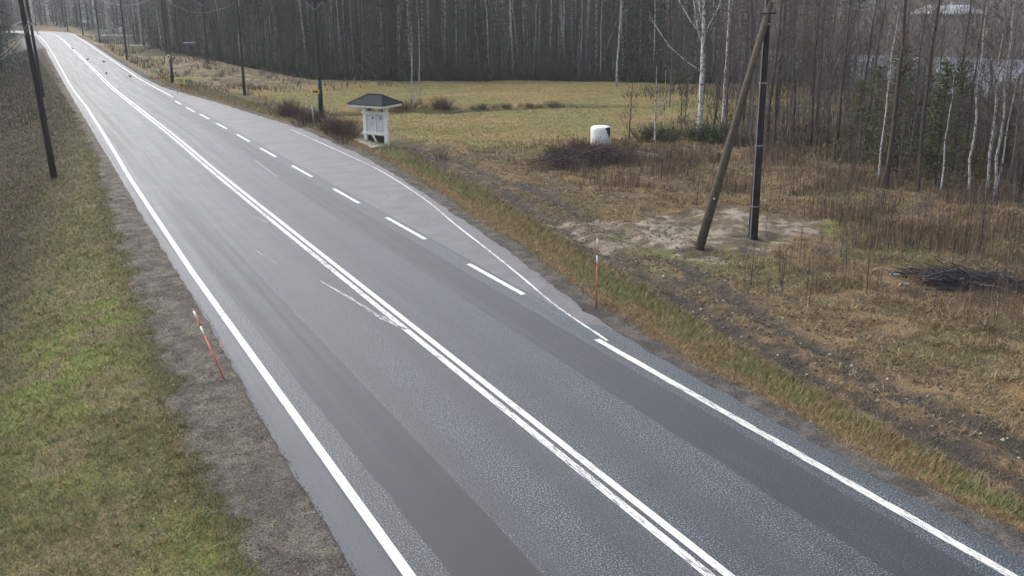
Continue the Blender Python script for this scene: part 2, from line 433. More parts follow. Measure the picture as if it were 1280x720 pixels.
M['stone'] = vary('grey_stone', [(.3, (.16, .155, .15)), (.7, (.36, .35, .34))], 7, .9, .2, None, .02)
M['board'] = vary('weathered_board', [(.3, (.17, .16, .15)), (.7, (.36, .34, .32))], 6, .9, .2, (1, 8, 1))
M['house_wall'] = vary('barn_red_wall', [(.3, (.16, .06, .045)), (.7, (.22, .09, .07))], 3, .8, .2)
M['house_roof'] = vary('pale_sheet_roof', [(.3, (.34, .36, .39)), (.7, (.46, .48, .51))], 2, .45, .5)
M['shed_wall'] = vary('blue_grey_wall', [(.3, (.07, .08, .095)), (.7, (.12, .13, .15))], 5, .8, .2)
M['glass'] = newmat('dark_glass', .1, .5, (.03, .035, .04))[0]
M['feather'] = vary('black_feathers', [(.3, (.01, .01, .012)), (.7, (.03, .03, .034))], 20, .6, .3)

# ------------------------------------------------------------------ ground
def graded(parts):
    out = []
    for a, b_, st in parts: out += list(np.arange(a, b_, st))
    return np.array(out+[parts[-1][1]])
gx = graded([(-1500, -300, 80), (-300, -60, 12), (-60, -12, 2), (-12, -3, .5), (-3, 30, .15), (30, 48, .3), (48, 110, 1.2), (110, 260, 4), (260, 700, 15), (700, 1500, 80)])
gy = graded([(-300, -40, 20), (-40, 2, 2), (2, 60, .15), (60, 100, .3), (100, 180, .8), (180, 320, 3), (320, 700, 12), (700, 2000, 90)])

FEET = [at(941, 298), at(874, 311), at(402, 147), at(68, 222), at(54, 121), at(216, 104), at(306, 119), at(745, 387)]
def ground_col(x, y):
    """base colour of soil and ground cover at x, y, with contact shade painted at pole feet"""
    l = lpave(y); r = rpave(y); s = strip(y); t = trk(y)
    n1 = fbm(x*.9, y*.9, 41, 4); n2 = fbm(x*.25, y*.25, 42, 3); n3 = fbm(x*3, y*3, 43, 3)
    C = lambda *a: np.array(a)
    def mix(A, B, k): return A*(1-k[..., None])+B*k[..., None]
    c = np.ones(x.shape+(3,))*C(.105, .082, .052)                      # dry brown brush land
    c = mix(c, C(.175, .125, .070), ss(.48, .62, n1))
    c = mix(c, C(.085, .085, .038), ss(.52, .68, n2)*.7)
    # hay field
    fl = field_y(x)+(n1-.5)*3
    f = ss(-1, 1.2, y-fl)*ss(-.3, 1.2, x-t)*(1-ss(108, 116, y))
    fc = mix(np.ones(x.shape+(3,))*C(.150, .130, .050), C(.19, .145, .065), ss(.42, .62, fbm(x*.10, y*.35, 44, 4)))
    fc = mix(fc, C(.145, .135, .052), ss(.5, .66, fbm(x*.14+5, y*.22, 45, 3)))
    c = mix(c, fc, f)
    dy = y-ditch_y(x)
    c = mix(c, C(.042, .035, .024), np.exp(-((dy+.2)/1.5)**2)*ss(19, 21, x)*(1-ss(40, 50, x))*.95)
    # woods floor
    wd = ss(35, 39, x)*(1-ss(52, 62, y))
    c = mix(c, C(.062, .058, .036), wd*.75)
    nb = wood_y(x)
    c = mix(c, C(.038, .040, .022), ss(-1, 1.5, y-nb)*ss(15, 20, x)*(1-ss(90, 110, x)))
    # clearing along the far road
    cl = ss(92, 104, y)*ss(.5, 2.5, x-r)*(1-ss(-1, 1.5, y-nb))*(x < 45)
    c = mix(c, mix(np.ones(x.shape+(3,))*C(.12, .10, .058), C(.22, .18, .12), ss(.5, .65, n1)), cl)
    # machine track
    tk = ss(-.3, .6, x-s+(n1-.5)*1.2)*(1-ss(-.6, .6, x-t+(n1-.5)*1.8))*(1-ss(48, 60, y))
    c = mix(c, mix(np.ones(x.shape+(3,))*C(.066, .054, .043), C(.135, .100, .060), ss(.45, .62, n3)), tk)
    tw = (x-s)/np.maximum(t-s, .5)+(fbm(x*.5, y*.5, 91, 2)-.5)*.2
    rut = (np.exp(-((tw-.28)/.11)**2)+np.exp(-((tw-.80)/.11)**2))*(1-ss(48, 60, y))*(x > s-.5)
    c = mix(c, C(.052, .046, .041), np.clip(rut*1.2, 0, 1)*.92*ss(.25, .5, n3+.1))
    # bare sand round the strutted pole
    q = np.hypot((x-23.2)/4.7, (y-28.9-(x-23)*.05)/4.0)+(n1-.5)*1.1+(n3-.5)*.5
    q2 = np.hypot((x-19.9)/3.3, (y-29.0)/4.4)+(n1-.5)*1.2+(n3-.5)*.8
    sand = np.maximum(1-ss(.62, .92, q), .8*(1-ss(.5, .9, q2)))
    c = mix(c, mix(np.ones(x.shape+(3,))*C(.245, .215, .172), C(.10, .082, .06), ss(.36, .54, n3*.6+n1*.4)), sand)
    # green moss ring
    c = mix(c, C(.13, .15, .045), np.exp(-((q-1.1)/.16)**2)*.6*ss(.4, .6, n2))
    # right verge
    g = r+.6
    vv = (x-g)/np.maximum(s-g, .5)
    v = ss(-.02, .08, vv+(n1-.5)*.25)*(1-ss(.93, 1.1, vv+(n1-.5)*.3))
    vc = mix(np.ones(x.shape+(3,))*C(.165, .122, .065), C(.115, .122, .055), ss(.25, .60, vv+(n1-.5)*.9)*ss(.42, .7, n2+.15+(n3-.5)*.5))
    vc = mix(vc, C(.10, .085, .045), ss(.80, 1.0, vv))
    c = mix(c, vc, v*(x > r))
    gr = (x > r-.3)*(1-ss(-.1, .12, vv+(n1-.5)*.3))
    c = mix(c, mix(np.ones(x.shape+(3,))*C(.070, .064, .060), C(.105, .098, .092), ss(.4, .6, n3)), gr)
    # left: gravel shoulder then mossy grass
    d = l-x
    lg = np.interp(y, [0, 14, 17, 21, 24, 31, 40, 60, 80], [1.25, 1.2, 1.35, 1.25, 1.35, 1.15, .95, .45, .35])+(n1-.5)*.9+(n3-.5)*.4
    gl = (d > -.3)*(1-ss(-.06, .10, d-lg))
    grass = mix(np.ones(x.shape+(3,))*C(.118, .108, .054), C(.150, .185, .050), ss(.34, .62, n2*.6+n1*.4)*(1-ss(8, 16, np.abs(y-20)))*0.9)
    grass = mix(grass, C(.165, .135, .085), ss(.48, .66, n1)*.8)
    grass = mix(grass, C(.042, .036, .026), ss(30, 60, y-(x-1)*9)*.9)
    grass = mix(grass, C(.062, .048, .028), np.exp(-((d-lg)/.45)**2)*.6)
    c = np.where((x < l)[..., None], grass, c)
    c = mix(c, mix(np.ones(x.shape+(3,))*C(.094, .084, .072), C(.138, .124, .106), ss(.42, .6, n3)), gl*(x < l+.3))
    # left side road mouth and the two gravel lanes on the right
    j = ss(-.3, .3, d)*np.exp(-((y-204)/26)**6)*(1-ss(2.2, 3.6, d))
    c = mix(c, C(.17, .17, .18), j*(d > 0))
    for yy, sl in ((244, -1.5), (193.5, -1.4)):
        kk = np.exp(-((y-yy-sl*(x-14))/3.0)**4)*ss(0, 1, x-r)*(1-ss(34, 40, x))
        c = mix(c, C(.26, .25, .23), kk)
    # contact shade painted into the soil round pole feet, then far side of the river
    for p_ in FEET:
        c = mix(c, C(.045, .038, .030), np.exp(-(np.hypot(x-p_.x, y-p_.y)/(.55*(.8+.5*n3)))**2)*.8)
    c = c*1.25
    d2 = x-shore2(y)
    c = mix(c, mix(np.ones(x.shape+(3,))*C(.075, .065, .052), C(.11, .095, .075), ss(.45, .6, n2)), ss(-14, -9, d2))
    return c

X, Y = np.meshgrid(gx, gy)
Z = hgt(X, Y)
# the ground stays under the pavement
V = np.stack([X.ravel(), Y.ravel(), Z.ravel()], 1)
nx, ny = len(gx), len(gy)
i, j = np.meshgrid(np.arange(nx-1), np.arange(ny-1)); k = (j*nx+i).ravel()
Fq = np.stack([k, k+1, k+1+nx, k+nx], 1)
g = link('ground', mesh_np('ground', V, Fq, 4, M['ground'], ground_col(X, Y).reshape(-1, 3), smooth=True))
tag(g, kind='structure')

# ------------------------------------------------------------------ road
def catmull(pts, step):
    P = [np.array(p, float) for p in pts]; P = [2*P[0]-P[1]]+P+[2*P[-1]-P[-2]]; out = []
    for a, b_, c, d in zip(P, P[1:], P[2:], P[3:]):
        L = np.linalg.norm(c-b_); n = max(1, int(L/step))
        for q in range(n):
            u = q/n; out.append(.5*((2*b_)+(c-a)*u+(2*a-5*b_+4*c-d)*u*u+(3*b_-a-3*c+d)*u**3))
    out.append(P[-2]); return np.array(out)
CL = catmull([(8.15, -60), (8.15, -20), (8.15, 10), (8.15, 45), (8.3, 62), (8.35, 97), (8.8, 123), (9.55, 164), (10.3, 215), (10.3, 240), (8.6, 256), (3, 268), (-8, 277), (-30, 288), (-70, 300), (-130, 312)], .35)
dl = np.vstack([[0, 0], np.diff(CL, axis=0)]); SL = np.cumsum(np.hypot(dl[:, 0], dl[:, 1]))-60
T = np.gradient(CL, axis=0); T /= np.linalg.norm(T, axis=1)[:, None]; N = np.stack([T[:, 1], -T[:, 0]], 1)
yy = np.where(SL < 245, CL[:, 1], 250)
edgeL = lpave(yy)-np.interp(yy, CL[:, 1][:1], [0])  # x of left edge
offL = np.where(SL < 235, lpave(CL[:, 1])-CL[:, 0], -4.4)
offR = np.where(SL < 235, np.where((CL[:, 1] > 20) & (CL[:, 1] < 96), 12.15, rpave(CL[:, 1]))-CL[:, 0], 4.2)
jag = (fbm(SL*3.2, SL*0, 51, 5)-.5)*.13
jag2 = (fbm(SL*2.0, SL*0+9, 52, 4)-.5)*.14*((CL[:, 1] < 20) | (CL[:, 1] > 96))
offL = offL+jag; offR = offR+jag2
offs = np.linspace(0, 1, 9)
rows = []; uv = []
for q in [-1]+list(range(9))+[9]:
    if q == -1: o_, z_ = offL-.03, -.07
    elif q == 9: o_, z_ = offR+.03, -.07
    else: o_, z_ = offL+(offR-offL)*offs[q], 0.0
    rows.append(np.column_stack([CL+N*o_[:, None], np.full(len(CL), z_)])); uv.append(np.column_stack([o_, SL]))
Vr = np.concatenate(rows); UV = np.concatenate(uv); n = len(CL)
fa = np.concatenate([np.stack([a*n+np.arange(n-1), (a+1)*n+np.arange(n-1), (a+1)*n+np.arange(1, n), a*n+np.arange(1, n)], 1) for a in range(len(rows)-1)])
tag(link('road', mesh_np('road', Vr, fa, 4, M['road'], uv=UV)), kind='structure')
# bus bay
by = np.arange(19.5, 96.5, .25); ex = rpave(by)+(fbm(by*1.6, by*0, 53, 4)-.5)*.22
rows = [np.column_stack([np.full(len(by), 12.05), by, np.full(len(by), -.004)])]
for q in (.33, .66, 1.0): rows.append(np.column_stack([12.05+(ex-12.05)*q, by, np.full(len(by), -.004)]))
rows.append(np.column_stack([ex+.03, by, np.full(len(by), -.07)]))
Vb = np.concatenate(rows); n = len(by)
fa = np.concatenate([np.stack([a*n+np.arange(n-1), (a+1)*n+np.arange(n-1), (a+1)*n+np.arange(1, n), a*n+np.arange(1, n)], 1) for a in range(len(rows)-1)])
tag(link('bus_bay', mesh_np('bus_bay', Vb, fa, 4, M['bay'], uv=Vb[:, :2])), kind='structure')

def mark(name, path, wid, z=.004, mat='paint', rag=0.0):
    path = np.asarray(path, float); t_ = np.gradient(path, axis=0); t_ /= np.linalg.norm(t_, axis=1)[:, None]
    nn = np.stack([t_[:, 1], -t_[:, 0]], 1); w_ = np.broadcast_to(wid, (len(path),)).astype(float)/2
    A = path-nn*(w_*(1+rag*rng.uniform(-1, 1, len(path))))[:, None]; B = path+nn*(w_*(1+rag*rng.uniform(-1, 1, len(path))))[:, None]
    V_ = np.concatenate([np.column_stack([A, np.full(len(A), z)]), np.column_stack([B, np.full(len(B), z)])]); n = len(path)
    f_ = np.stack([np.arange(n-1), n+np.arange(n-1), n+np.arange(1, n), np.arange(1, n)], 1)
    o = link(name, mesh_np(name, V_, f_, 4, M[mat])); tag(o, kind='structure'); return o
def along(off, s0, s1):
    k = (SL >= s0) & (SL <= s1); o_ = np.interp(SL, *off) if isinstance(off, tuple) else off
    return (CL+N*np.broadcast_to(o_, SL.shape)[:, None])[k]
LW = ([-60, 30, 60, 82, 118, 150, 194, 256, 500], [-3.97, -3.95, -3.66, -3.3, -3.25, -3.2, -3.2, -3.5, -3.6])
RW = ([-60, 85, 109, 146, 200, 251, 500], [3.75, 3.6, 3.25, 3.2, 3.2, 3.3, 3.6])
mark('edge_line', along(LW, -60, 400), .17)
mark('centre_line', along(-.135, -60, 400), .155, mat='paint_thin')
mark('centre_line', along(.11, -60, 400), .15)
mark('edge_line', along(RW, -60, 19.2), .17, mat='paint_thin', rag=.12)
mark('edge_line', along(RW, 85.5, 400), .15)
for (a, b_) in [((585, 330), (655, 368)), ((483, 272), (532, 299)), ((417, 236), (449, 254)), ((365, 207), (390, 221)), ((325, 185), (345, 196)), ((296, 168), (312, 177)), ((270, 154), (284, 161)), ((250, 142.5), (261.5, 149)), ((233, 134), (243, 140)), ((219, 126), (226, 130.5))]:
    p, q = pz(*a, 0), pz(*b_, 0); x0 = (p.x+q.x)/2
    mark('dashed_line', [(x0+(p.x-q.x)*.2, p.y), (x0, (p.y+q.y)/2), (x0-(p.x-q.x)*.2, q.y)], .16)
bl = catmull([(12.0, 19.0), (12.25, 22), (12.8, 25.5), (13.3, 29), (13.75, 32.3), (14.4, 36.5), (15.0, 42.5), (15.2, 48), (15.2, 61)], .3)
mark('bay_line', bl, .07, mat='paint_thin', rag=.2)
# smeared old paint beside the double line and a scratch
p0, p1, p2, p3 = [pz(*q, 0) for q in ((400, 351), (440, 374), (475, 396), (508, 412))]
sm = catmull([p0.xy, p1.xy, p2.xy, p3.xy], .15)
mark('paint_smear', sm, np.interp(np.linspace(0, 1, len(sm)), [0, .4, .8, 1], [.03, .09, .14, .06]), mat='paint_scuff', rag=.4)
for a, b_ in (((318, 312), (348, 331)), ((318, 200), (346, 221)), ((322, 272), (333, 278))):
    mark('scratch', [pz(*a, 0).xy, pz(*b_, 0).xy], .025, mat='paint_thin')

# ------------------------------------------------------------------ water
ys = np.linspace(-300, 900, 40)
Vw = np.concatenate([np.column_stack([shore1(ys)-4, ys, np.full(40, WATER)]), np.column_stack([shore2(ys)+8, ys, np.full(40, WATER)])])
mw, t, b = newmat('river_water', .32, .6, (.10, .12, .145))
tc = nd(t, 'ShaderNodeTexCoord'); bump(t, b, noise(t, tc.outputs['Object'], 1.2, 4), .03, .5)
tag(link('river', mesh_np('river', Vw, np.stack([np.arange(39), 40+np.arange(39), 41+np.arange(39), 1+np.arange(39)], 1), 4, mw)), kind='structure')

# ------------------------------------------------------------------ blades of grass
def blades(name, x, y, h, wd, c, lean=.6, two=False, label=None, cat='grass', z=None):
    n = len(x); z = hgt(x, y)-.01 if z is None else z
    a = rng.uniform(0, 2*np.pi, n); b2 = rng.uniform(0, 2*np.pi, n)
    dx, dy = np.cos(a)*wd/2, np.sin(a)*wd/2
    lx, ly = np.cos(b2)*h*lean*rng.uniform(.3, 1.3, n), np.sin(b2)*h*lean*rng.uniform(.3, 1.3, n)
    P0 = np.stack([x-dx, y-dy, z], 1); P1 = np.stack([x+dx, y+dy, z], 1)
    if not two:
        P2 = np.stack([x+lx, y+ly, z+h], 1)
        V_ = np.stack([P0, P1, P2], 1).reshape(-1, 3); f_ = np.arange(3*n).reshape(-1, 3); cc = np.repeat(c, 3, 0)
    else:
        m1 = np.stack([x-dx*.7+lx*.35, y-dy*.7+ly*.35, z+h*.65], 1); m2 = np.stack([x+dx*.7+lx*.35, y+dy*.7+ly*.35, z+h*.65], 1)
        P2 = np.stack([x+lx*1.1, y+ly*1.1, z+h*rng.uniform(.7, 1, n)], 1)
        V_ = np.stack([P0, P1, m1, m2, P2], 1).reshape(-1, 3); b5 = np.arange(n)[:, None]*5
        f_ = np.concatenate([b5+np.array([[0, 1, 3]]), b5+np.array([[0, 3, 2]]), b5+np.array([[2, 3, 4]])], 1).reshape(-1, 3); cc = np.repeat(c, 5, 0)
    o = link(name, mesh_np(name, V_, f_, 3, M['blade'], cc)); tag(o, label, cat, kind='stuff'); return o

def scatter(x0, x1, y0, y1, dens_near, ref=15, p=2.0, mx=1.0):
    """points with density falling with distance from y = ref on"""
    n = int((x1-x0)*(y1-y0)*dens_near*mx)
    x = rng.uniform(x0, x1, n); y = rng.uniform(y0, y1, n)
    k = rng.random(n) < np.clip((ref/np.maximum(np.hypot(x, y), 1))**p, 0, 1)
    return x[k], y[k]

def jit(c, a=.25, hue=.12):
    n = len(c); return np.clip(c*(1+rng.uniform(-a, a, (n, 1)))*(1+rng.uniform(-hue, hue, (n, 3))), 0.005, .9)

# left verge: short mossy grass
x, y = scatter(-4, 4, 8, 150, 2600, 12, 2.0)
l = lpave(y); n1 = fbm(x*.9, y*.9, 41, 4); n3 = fbm(x*3, y*3, 43, 3)
lg = np.interp(y, [0, 14, 17, 21, 24, 31, 40, 60, 80], [1.25, 1.2, 1.35, 1.25, 1.35, 1.15, .95, .45, .35])+(n1-.5)*.9+(n3-.5)*.4
k = (l-x > lg+rng.uniform(-.12, .25, len(x))-(rng.random(len(x)) < .12)*rng.random(len(x))*.9); x, y = x[k], y[k]; d = np.hypot(x, y)
c = ground_col(x, y)*1.85
m = rng.random(len(x)); c[m < .20] = (.30, .24, .14); c[m > .92] = (.24, .30, .10); c[(m > .3) & (m < .42)] *= .45
h = rng.uniform(.03, .085, len(x))*(d/16)**.5; blades('verge_grass', x, y, h, .006*(d/10)**.9+.004, jit(c, .35), 1.1, label='short mossy green and brown grass on the bank left of the road')

nt_ = 1500; tx = rng.uniform(-3, 2.4, nt_); ty = 8+rng.random(nt_)**1.3*45; k = lpave(ty)-tx > 1.4; tx, ty = tx[k], ty[k]
nb_ = 16; x = np.repeat(tx, nb_)+rng.normal(0, .035, len(tx)*nb_); y = np.repeat(ty, nb_)+rng.normal(0, .035, len(tx)*nb_)
tc_ = np.array([(.30, .25, .14), (.16, .21, .07), (.20, .19, .09), (.12, .12, .06), (.36, .30, .17)])[rng.integers(0, 5, len(tx))]; c = np.repeat(tc_, nb_, 0)
blades('verge_grass', x, y, rng.uniform(.06, .16, len(x)), .009+.0*x, jit(c, .3), 1.3, two=True, label='scattered longer grass tufts on the bank left of the road')
nl_ = 900; x = rng.uniform(-3, 2.6, nl_); y = 8+rng.random(nl_)*40; k = lpave(y)-x > 1.0; x, y = x[k], y[k]
c = np.array([(.45, .33, .12), (.38, .36, .30), (.42, .22, .10), (.30, .34, .12)])[rng.integers(0, 4, len(x))]
blades('fallen_leaves', x, y, rng.uniform(.02, .05, len(x)), .035+.0*x, jit(c, .2), 1.6, z=hgt(x, y)+.03, label='fallen yellow and pale leaves scattered over the left bank', cat='leaves')
# right verge
x, y = scatter(12.8, 22, 6, 110, 1500, 16, 1.9)
r = rpave(y); s = strip(y); gg = r+.6; vv = (x-gg)/(s-gg); n1 = fbm(x*.9, y*.9, 41, 4)
k = (vv+(n1-.5)*.25 > rng.uniform(-.05, .1, len(x))) & (vv < 1.08); x, y, vv = x[k], y[k], vv[k]; d = np.hypot(x, y)
c = ground_col(x, y)*1.5; m = rng.random(len(x)); c[m < .38] = (.34, .26, .145); c[(m > .86) & (vv > .3)] = (.19, .24, .09); c[(m > .3) & (m < .4)] *= .5
h = (rng.uniform(.04, .11, len(x))+.10*ss(.3, .7, vv)*rng.random(len(x)))*(d/18)**.4
blades('verge_grass', x, y, h, .007*(d/12)**.9+.004, jit(c, .3), 1.0, label='orange and green grass strip sloping down on the right of the road')

# dry grass beyond the track: straw mats and tussocks
x, y = scatter(14.5, 50, 6, 66, 620, 22, 1.6)
s = strip(y); t_ = trk(y); n1 = fbm(x*.9, y*.9, 41, 4); n5 = fbm(x*1.6, y*1.6, 61, 3); n2 = fbm(x*.3, y*.3, 62, 3)
tw = (x-s)/(t_-s)+(fbm(x*.5, y*.5, 91, 2)-.5)*.2; rut = np.exp(-((tw-.28)/.13)**2)+np.exp(-((tw-.80)/.13)**2)
q = np.hypot((x-23.2)/4.7, (y-28.9-(x-23)*.05)/4.0)+(n1-.5)*1.1
q2 = np.hypot((x-19.9)/3.3, (y-29.0)/4.4)+(n1-.5)*1.2
prob = .25+.75*ss(.40, .60, n5); prob = prob*(1-.9*np.clip(rut, 0, 1))*np.where(x < t_, .15+.75*ss(.45, .62, n5), 1)*ss(.75, 1.1, q)*ss(.5, .95, q2)*(1-ss(50, 56, y-(x-25)*.05))
k = (x > s-.1) & (rng.random(len(x)) < prob); x, y, n5, n2 = x[k], y[k], n5[k], n2[k]; d = np.hypot(x, y)
c = np.ones((len(x), 3))*np.array([.27, .20, .115]); c = c*(1-ss(.5, .7, n2)[:, None])+np.array([.19, .13, .078])*ss(.5, .7, n2)[:, None]
m = rng.random(len(x)); c[m < .18] = (.42, .34, .21); c[m > .93] = (.13, .15, .05); c[(m > .75) & (m < .9)] = (.095, .06, .045)
tall = ss(.5, .68, n5)*ss(0, 3, x-trk(y))
h = (rng.uniform(.05, .13, len(x))+.20*tall*rng.random(len(x)))
blades('dry_grass', x, y, h, .014*(d/25)**.8, jit(c, .4), 2.0, two=True, label='dry straw-brown grass on the rough ground right of the track')

# dead upright weed stalks
x, y = scatter(17, 52, 8, 60, 90, 40, 1.2)
n5 = fbm(x*.45, y*.45, 71, 3); t_ = trk(y); q = np.hypot((x-23.2)/4.7, (y-28.9)/4.0)
k = (x > t_+.8) & (q > 1.02) & (rng.random(len(x)) < (.06+1.0*ss(.47, .62, n5))*ss(.0, 4, x-t_)*(1-ss(46, 52, y))*np.clip((x-18)/12, .12, 1)); x, y = x[k], y[k]
c = np.ones((len(x), 3))*np.array([.12, .080, .062]); m = rng.random(len(x)); c[m < .35] = (.20, .15, .105)
h = rng.uniform(.3, 1.0, len(x)); d = np.hypot(x, y)
blades('weed_stalks', x, y, h, .013*(d/30), jit(c, .3), .15, two=True, label='dead reddish-brown weed stalks standing in the dry grass', cat='weeds')
print('stalks', len(x))

# field stubble
x, y = scatter(19, 75, 48, 112, 26, 55, 1.5)
n1 = fbm(x*.9, y*.9, 41, 4)
fl = field_y(x)
nb = wood_y(x)
k = (y > fl) & (y < nb) & (x > trk(y)); x, y = x[k], y[k]
c = ground_col(x, y)*1.3; m = rng.random(len(x)); c[m < .25] = (.26, .21, .10)
blades('field_grass', x, y, rng.uniform(.06, .14, len(x)), .05+.0*x, jit(c, .25), 1.6, label='yellow-green autumn grass covering the hay field')

# gravel grit on the shoulders
def grit(name, x, y, sz, c, label):
    n = len(x); z = np.where((x > lpave(y)) & (x < rpave(y)), .001, hgt(x, y)); a = rng.uniform(0, 6.28, n); V_ = []
    for kx in range(4):
        aa = a+kx*np.pi/2+rng.uniform(-.3, .3, n); V_.append(np.stack([x+np.cos(aa)*sz, y+np.sin(aa)*sz, z-.003], 1))
    V_.append(np.stack([x, y, z+sz*rng.uniform(.5, .9, n)], 1)); V_ = np.stack(V_, 1).reshape(-1, 3); b5 = np.arange(n)[:, None]*5
    f_ = np.concatenate([b5+np.array([[p, (p+1) % 4, 4]]) for p in range(4)], 1).reshape(-1, 3)
    tag(link(name, mesh_np(name, V_, f_, 3, M['blade'], np.repeat(c, 5, 0))), label, 'gravel', kind='stuff')
x, y = scatter(1.8, 3.9, 8, 45, 800, 13, 1.5); k = (x < lpave(y)+.06) & (lpave(y)-x < 1.6); x, y = x[k], y[k]
c = np.ones((len(x), 3))*np.array([.17, .155, .14]); grit('gravel', x, y, rng.uniform(.006, .022, len(x)), jit(c, .7), 'grey-brown gravel shoulder along the left road edge')
x, y = scatter(12.7, 17, 7, 60, 300, 16, 1.5); k = (x > rpave(y)-.1) & (x < rpave(y)+.85); x, y = x[k], y[k]
c = np.ones((len(x), 3))*np.array([.13, .12, .11]); grit('gravel', x, y, rng.uniform(.005, .016, len(x)), jit(c, .5), 'dark gravel strip along the right road edge')
# clods and chips on the track
x, y = scatter(15.5, 27, 8, 56, 34, 20, 1.0); k = (x > strip(y)) & (x < trk(y)+1.5); x, y = x[k], y[k]
c = np.ones((len(x), 3))*np.array([.09, .075, .058]); m = rng.random(len(x)); c[m < .1] = (.3, .27, .22)
grit('clods', x, y, rng.uniform(.015, .07, len(x)), jit(c, .4), 'clods of soil and wood chips on the machine track')

# ------------------------------------------------------------------ trees
def wobble_trunk(h, r, rnd, lean=(0, 0), n=11, wob=.06):
    pts = []; rad = []; ox = oy = 0
    for i in range(n):
        q = i/(n-1); ox += rnd.uniform(-wob, wob)*h/n; oy += rnd.uniform(-wob, wob)*h/n
        pts.append(Vector((ox+lean[0]*q*h, oy+lean[1]*q*h, q*h-.15*(i == 0)))); rad.append(r*(1-q)**.75*(1.25 if i == 0 else 1)+.012)
    return pts, rad
def tpoint(pts, q):
    f_ = q*(len(pts)-1); i = min(int(f_), len(pts)-2); return pts[i].lerp(pts[i+1], f_-i)

def bare_branches(mb, pts, h, r, rnd, start, nb, ln, up=.7, twigs=7, colr=(.09, .065, .06), droop=0, tw=.006):
    for b_ in range(nb):
        q = start+(1-start)*((b_+rnd.random())/nb)**.9*.97
        p = tpoint(pts, q); a = rnd.uniform(0, 6.283); L = ln*(1.15-q)*rnd.uniform(.6, 1.2)*h/10
        e = rnd.uniform(up-.3, up+.25); d = Vector((math.cos(a)*math.cos(e), math.sin(a)*math.cos(e), math.sin(e)))
        p1 = p+d*L*.5+Vector((0, 0, .03*L)); p2 = p1+(d+Vector((rnd.uniform(-.3, .3), rnd.uniform(-.3, .3), .15-droop))).normalized()*L*.55
        mb.cc = colr; br = max(.006, r*.28*(1.1-q))
        mb.tube([p, p1, p2], [br, br*.6, .003+tw*.5], 3, False)
        for t_ in range(twigs):
            u = rnd.uniform(.15, 1); s_ = (p.lerp(p1, u*2) if u < .5 else p1.lerp(p2, u*2-1))
            dd = (d*.8+Vector((rnd.uniform(-1, 1), rnd.uniform(-1, 1), rnd.uniform(-.5-droop, .9)))).normalized(); tl = L*rnd.uniform(.18, .42)
            s2 = s_+dd*tl; o_ = dd.orthogonal().normalized()*tw; mb.tri(s_-o_, s_+o_, s2)
            for z_ in range(2):
                s3 = s_.lerp(s2, rnd.uniform(.3, .9)); d3 = (dd+Vector((rnd.uniform(-1, 1), rnd.uniform(-1, 1), rnd.uniform(-.8, .6)))).normalized()*tl*.5
                o_ = d3.orthogonal().normalized()*tw*.7; mb.tri(s3-o_, s3+o_, s3+d3)

def needles(mb, p, d, L, rnd, cols, sz=.22, n=14, droop=.25):
    """a bough: a thin stem set with tufts of needles"""
    side = d.cross(Vector((0, 0, 1))).normalized()
    for i in range(n):
        u = (i+rnd.random())/n; w_ = (1-u)*.32*L+.05
        c0 = p+d*(u*L)+Vector((0, 0, -droop*L*u*u))+side*rnd.uniform(-w_, w_)+Vector((0, 0, rnd.uniform(-.1, .05)*L*.5))
        s_ = sz*rnd.uniform(.5, 1.2); mb.cc = rnd.choice(cols)
        v1 = Vector((rnd.uniform(-1, 1), rnd.uniform(-1, 1), rnd.uniform(-.7, .4))).normalized()*s_
        v2 = Vector((rnd.uniform(-1, 1), rnd.uniform(-1, 1), rnd.uniform(-.5, .5))).normalized()*s_*.55
        mb.tri(c0-v1*.5, c0+v1*.5, c0+v2)

GREEN = [(.045, .070, .036), (.058, .085, .040), (.036, .056, .033), (.075, .095, .046)]
PGREEN = [(.080, .112, .042), (.100, .128, .050), (.060, .088, .038), (.14, .145, .068)]

def P_birch(name, h, r, seed, start=.45, nb=26, lean=(0, 0), mat='birch_far', wob=.10, twigs=7, low=0, ln=2.6):
    rnd = random.Random(seed); tr = MB(); pts, rad = wobble_trunk(h, r, rnd, lean, wob=wob)
    tr.tube(pts, rad, 7); cr = MB(); bare_branches(cr, pts, h, r, rnd, start, nb, ln, .75, twigs, (.115, .09, .085), 0, .010)
    if low: bare_branches(cr, pts, h, r, rnd, .08, low, 1.1, .35, 3, (.11, .09, .08))
    return (tr.mesh(name+'_trunk', M[mat], True), cr.mesh(name+'_crown', M['twig'], False, True))
def P_bare(name, h, r, seed, mat='bark_dark', start=.3, nb=26, lean=(0, 0), colr=(.07, .055, .05), twigs=6, ln=2.2):
    rnd = random.Random(seed); tr = MB(); pts, rad = wobble_trunk(h, r, rnd, lean)
    tr.tube(pts, rad, 6); cr = MB(); bare_branches(cr, pts, h, r, rnd, start, nb, ln, .95, twigs, colr, 0, .011)
    return (tr.mesh(name+'_trunk', M[mat], True), cr.mesh(name+'_crown', M['twig'], False, True))
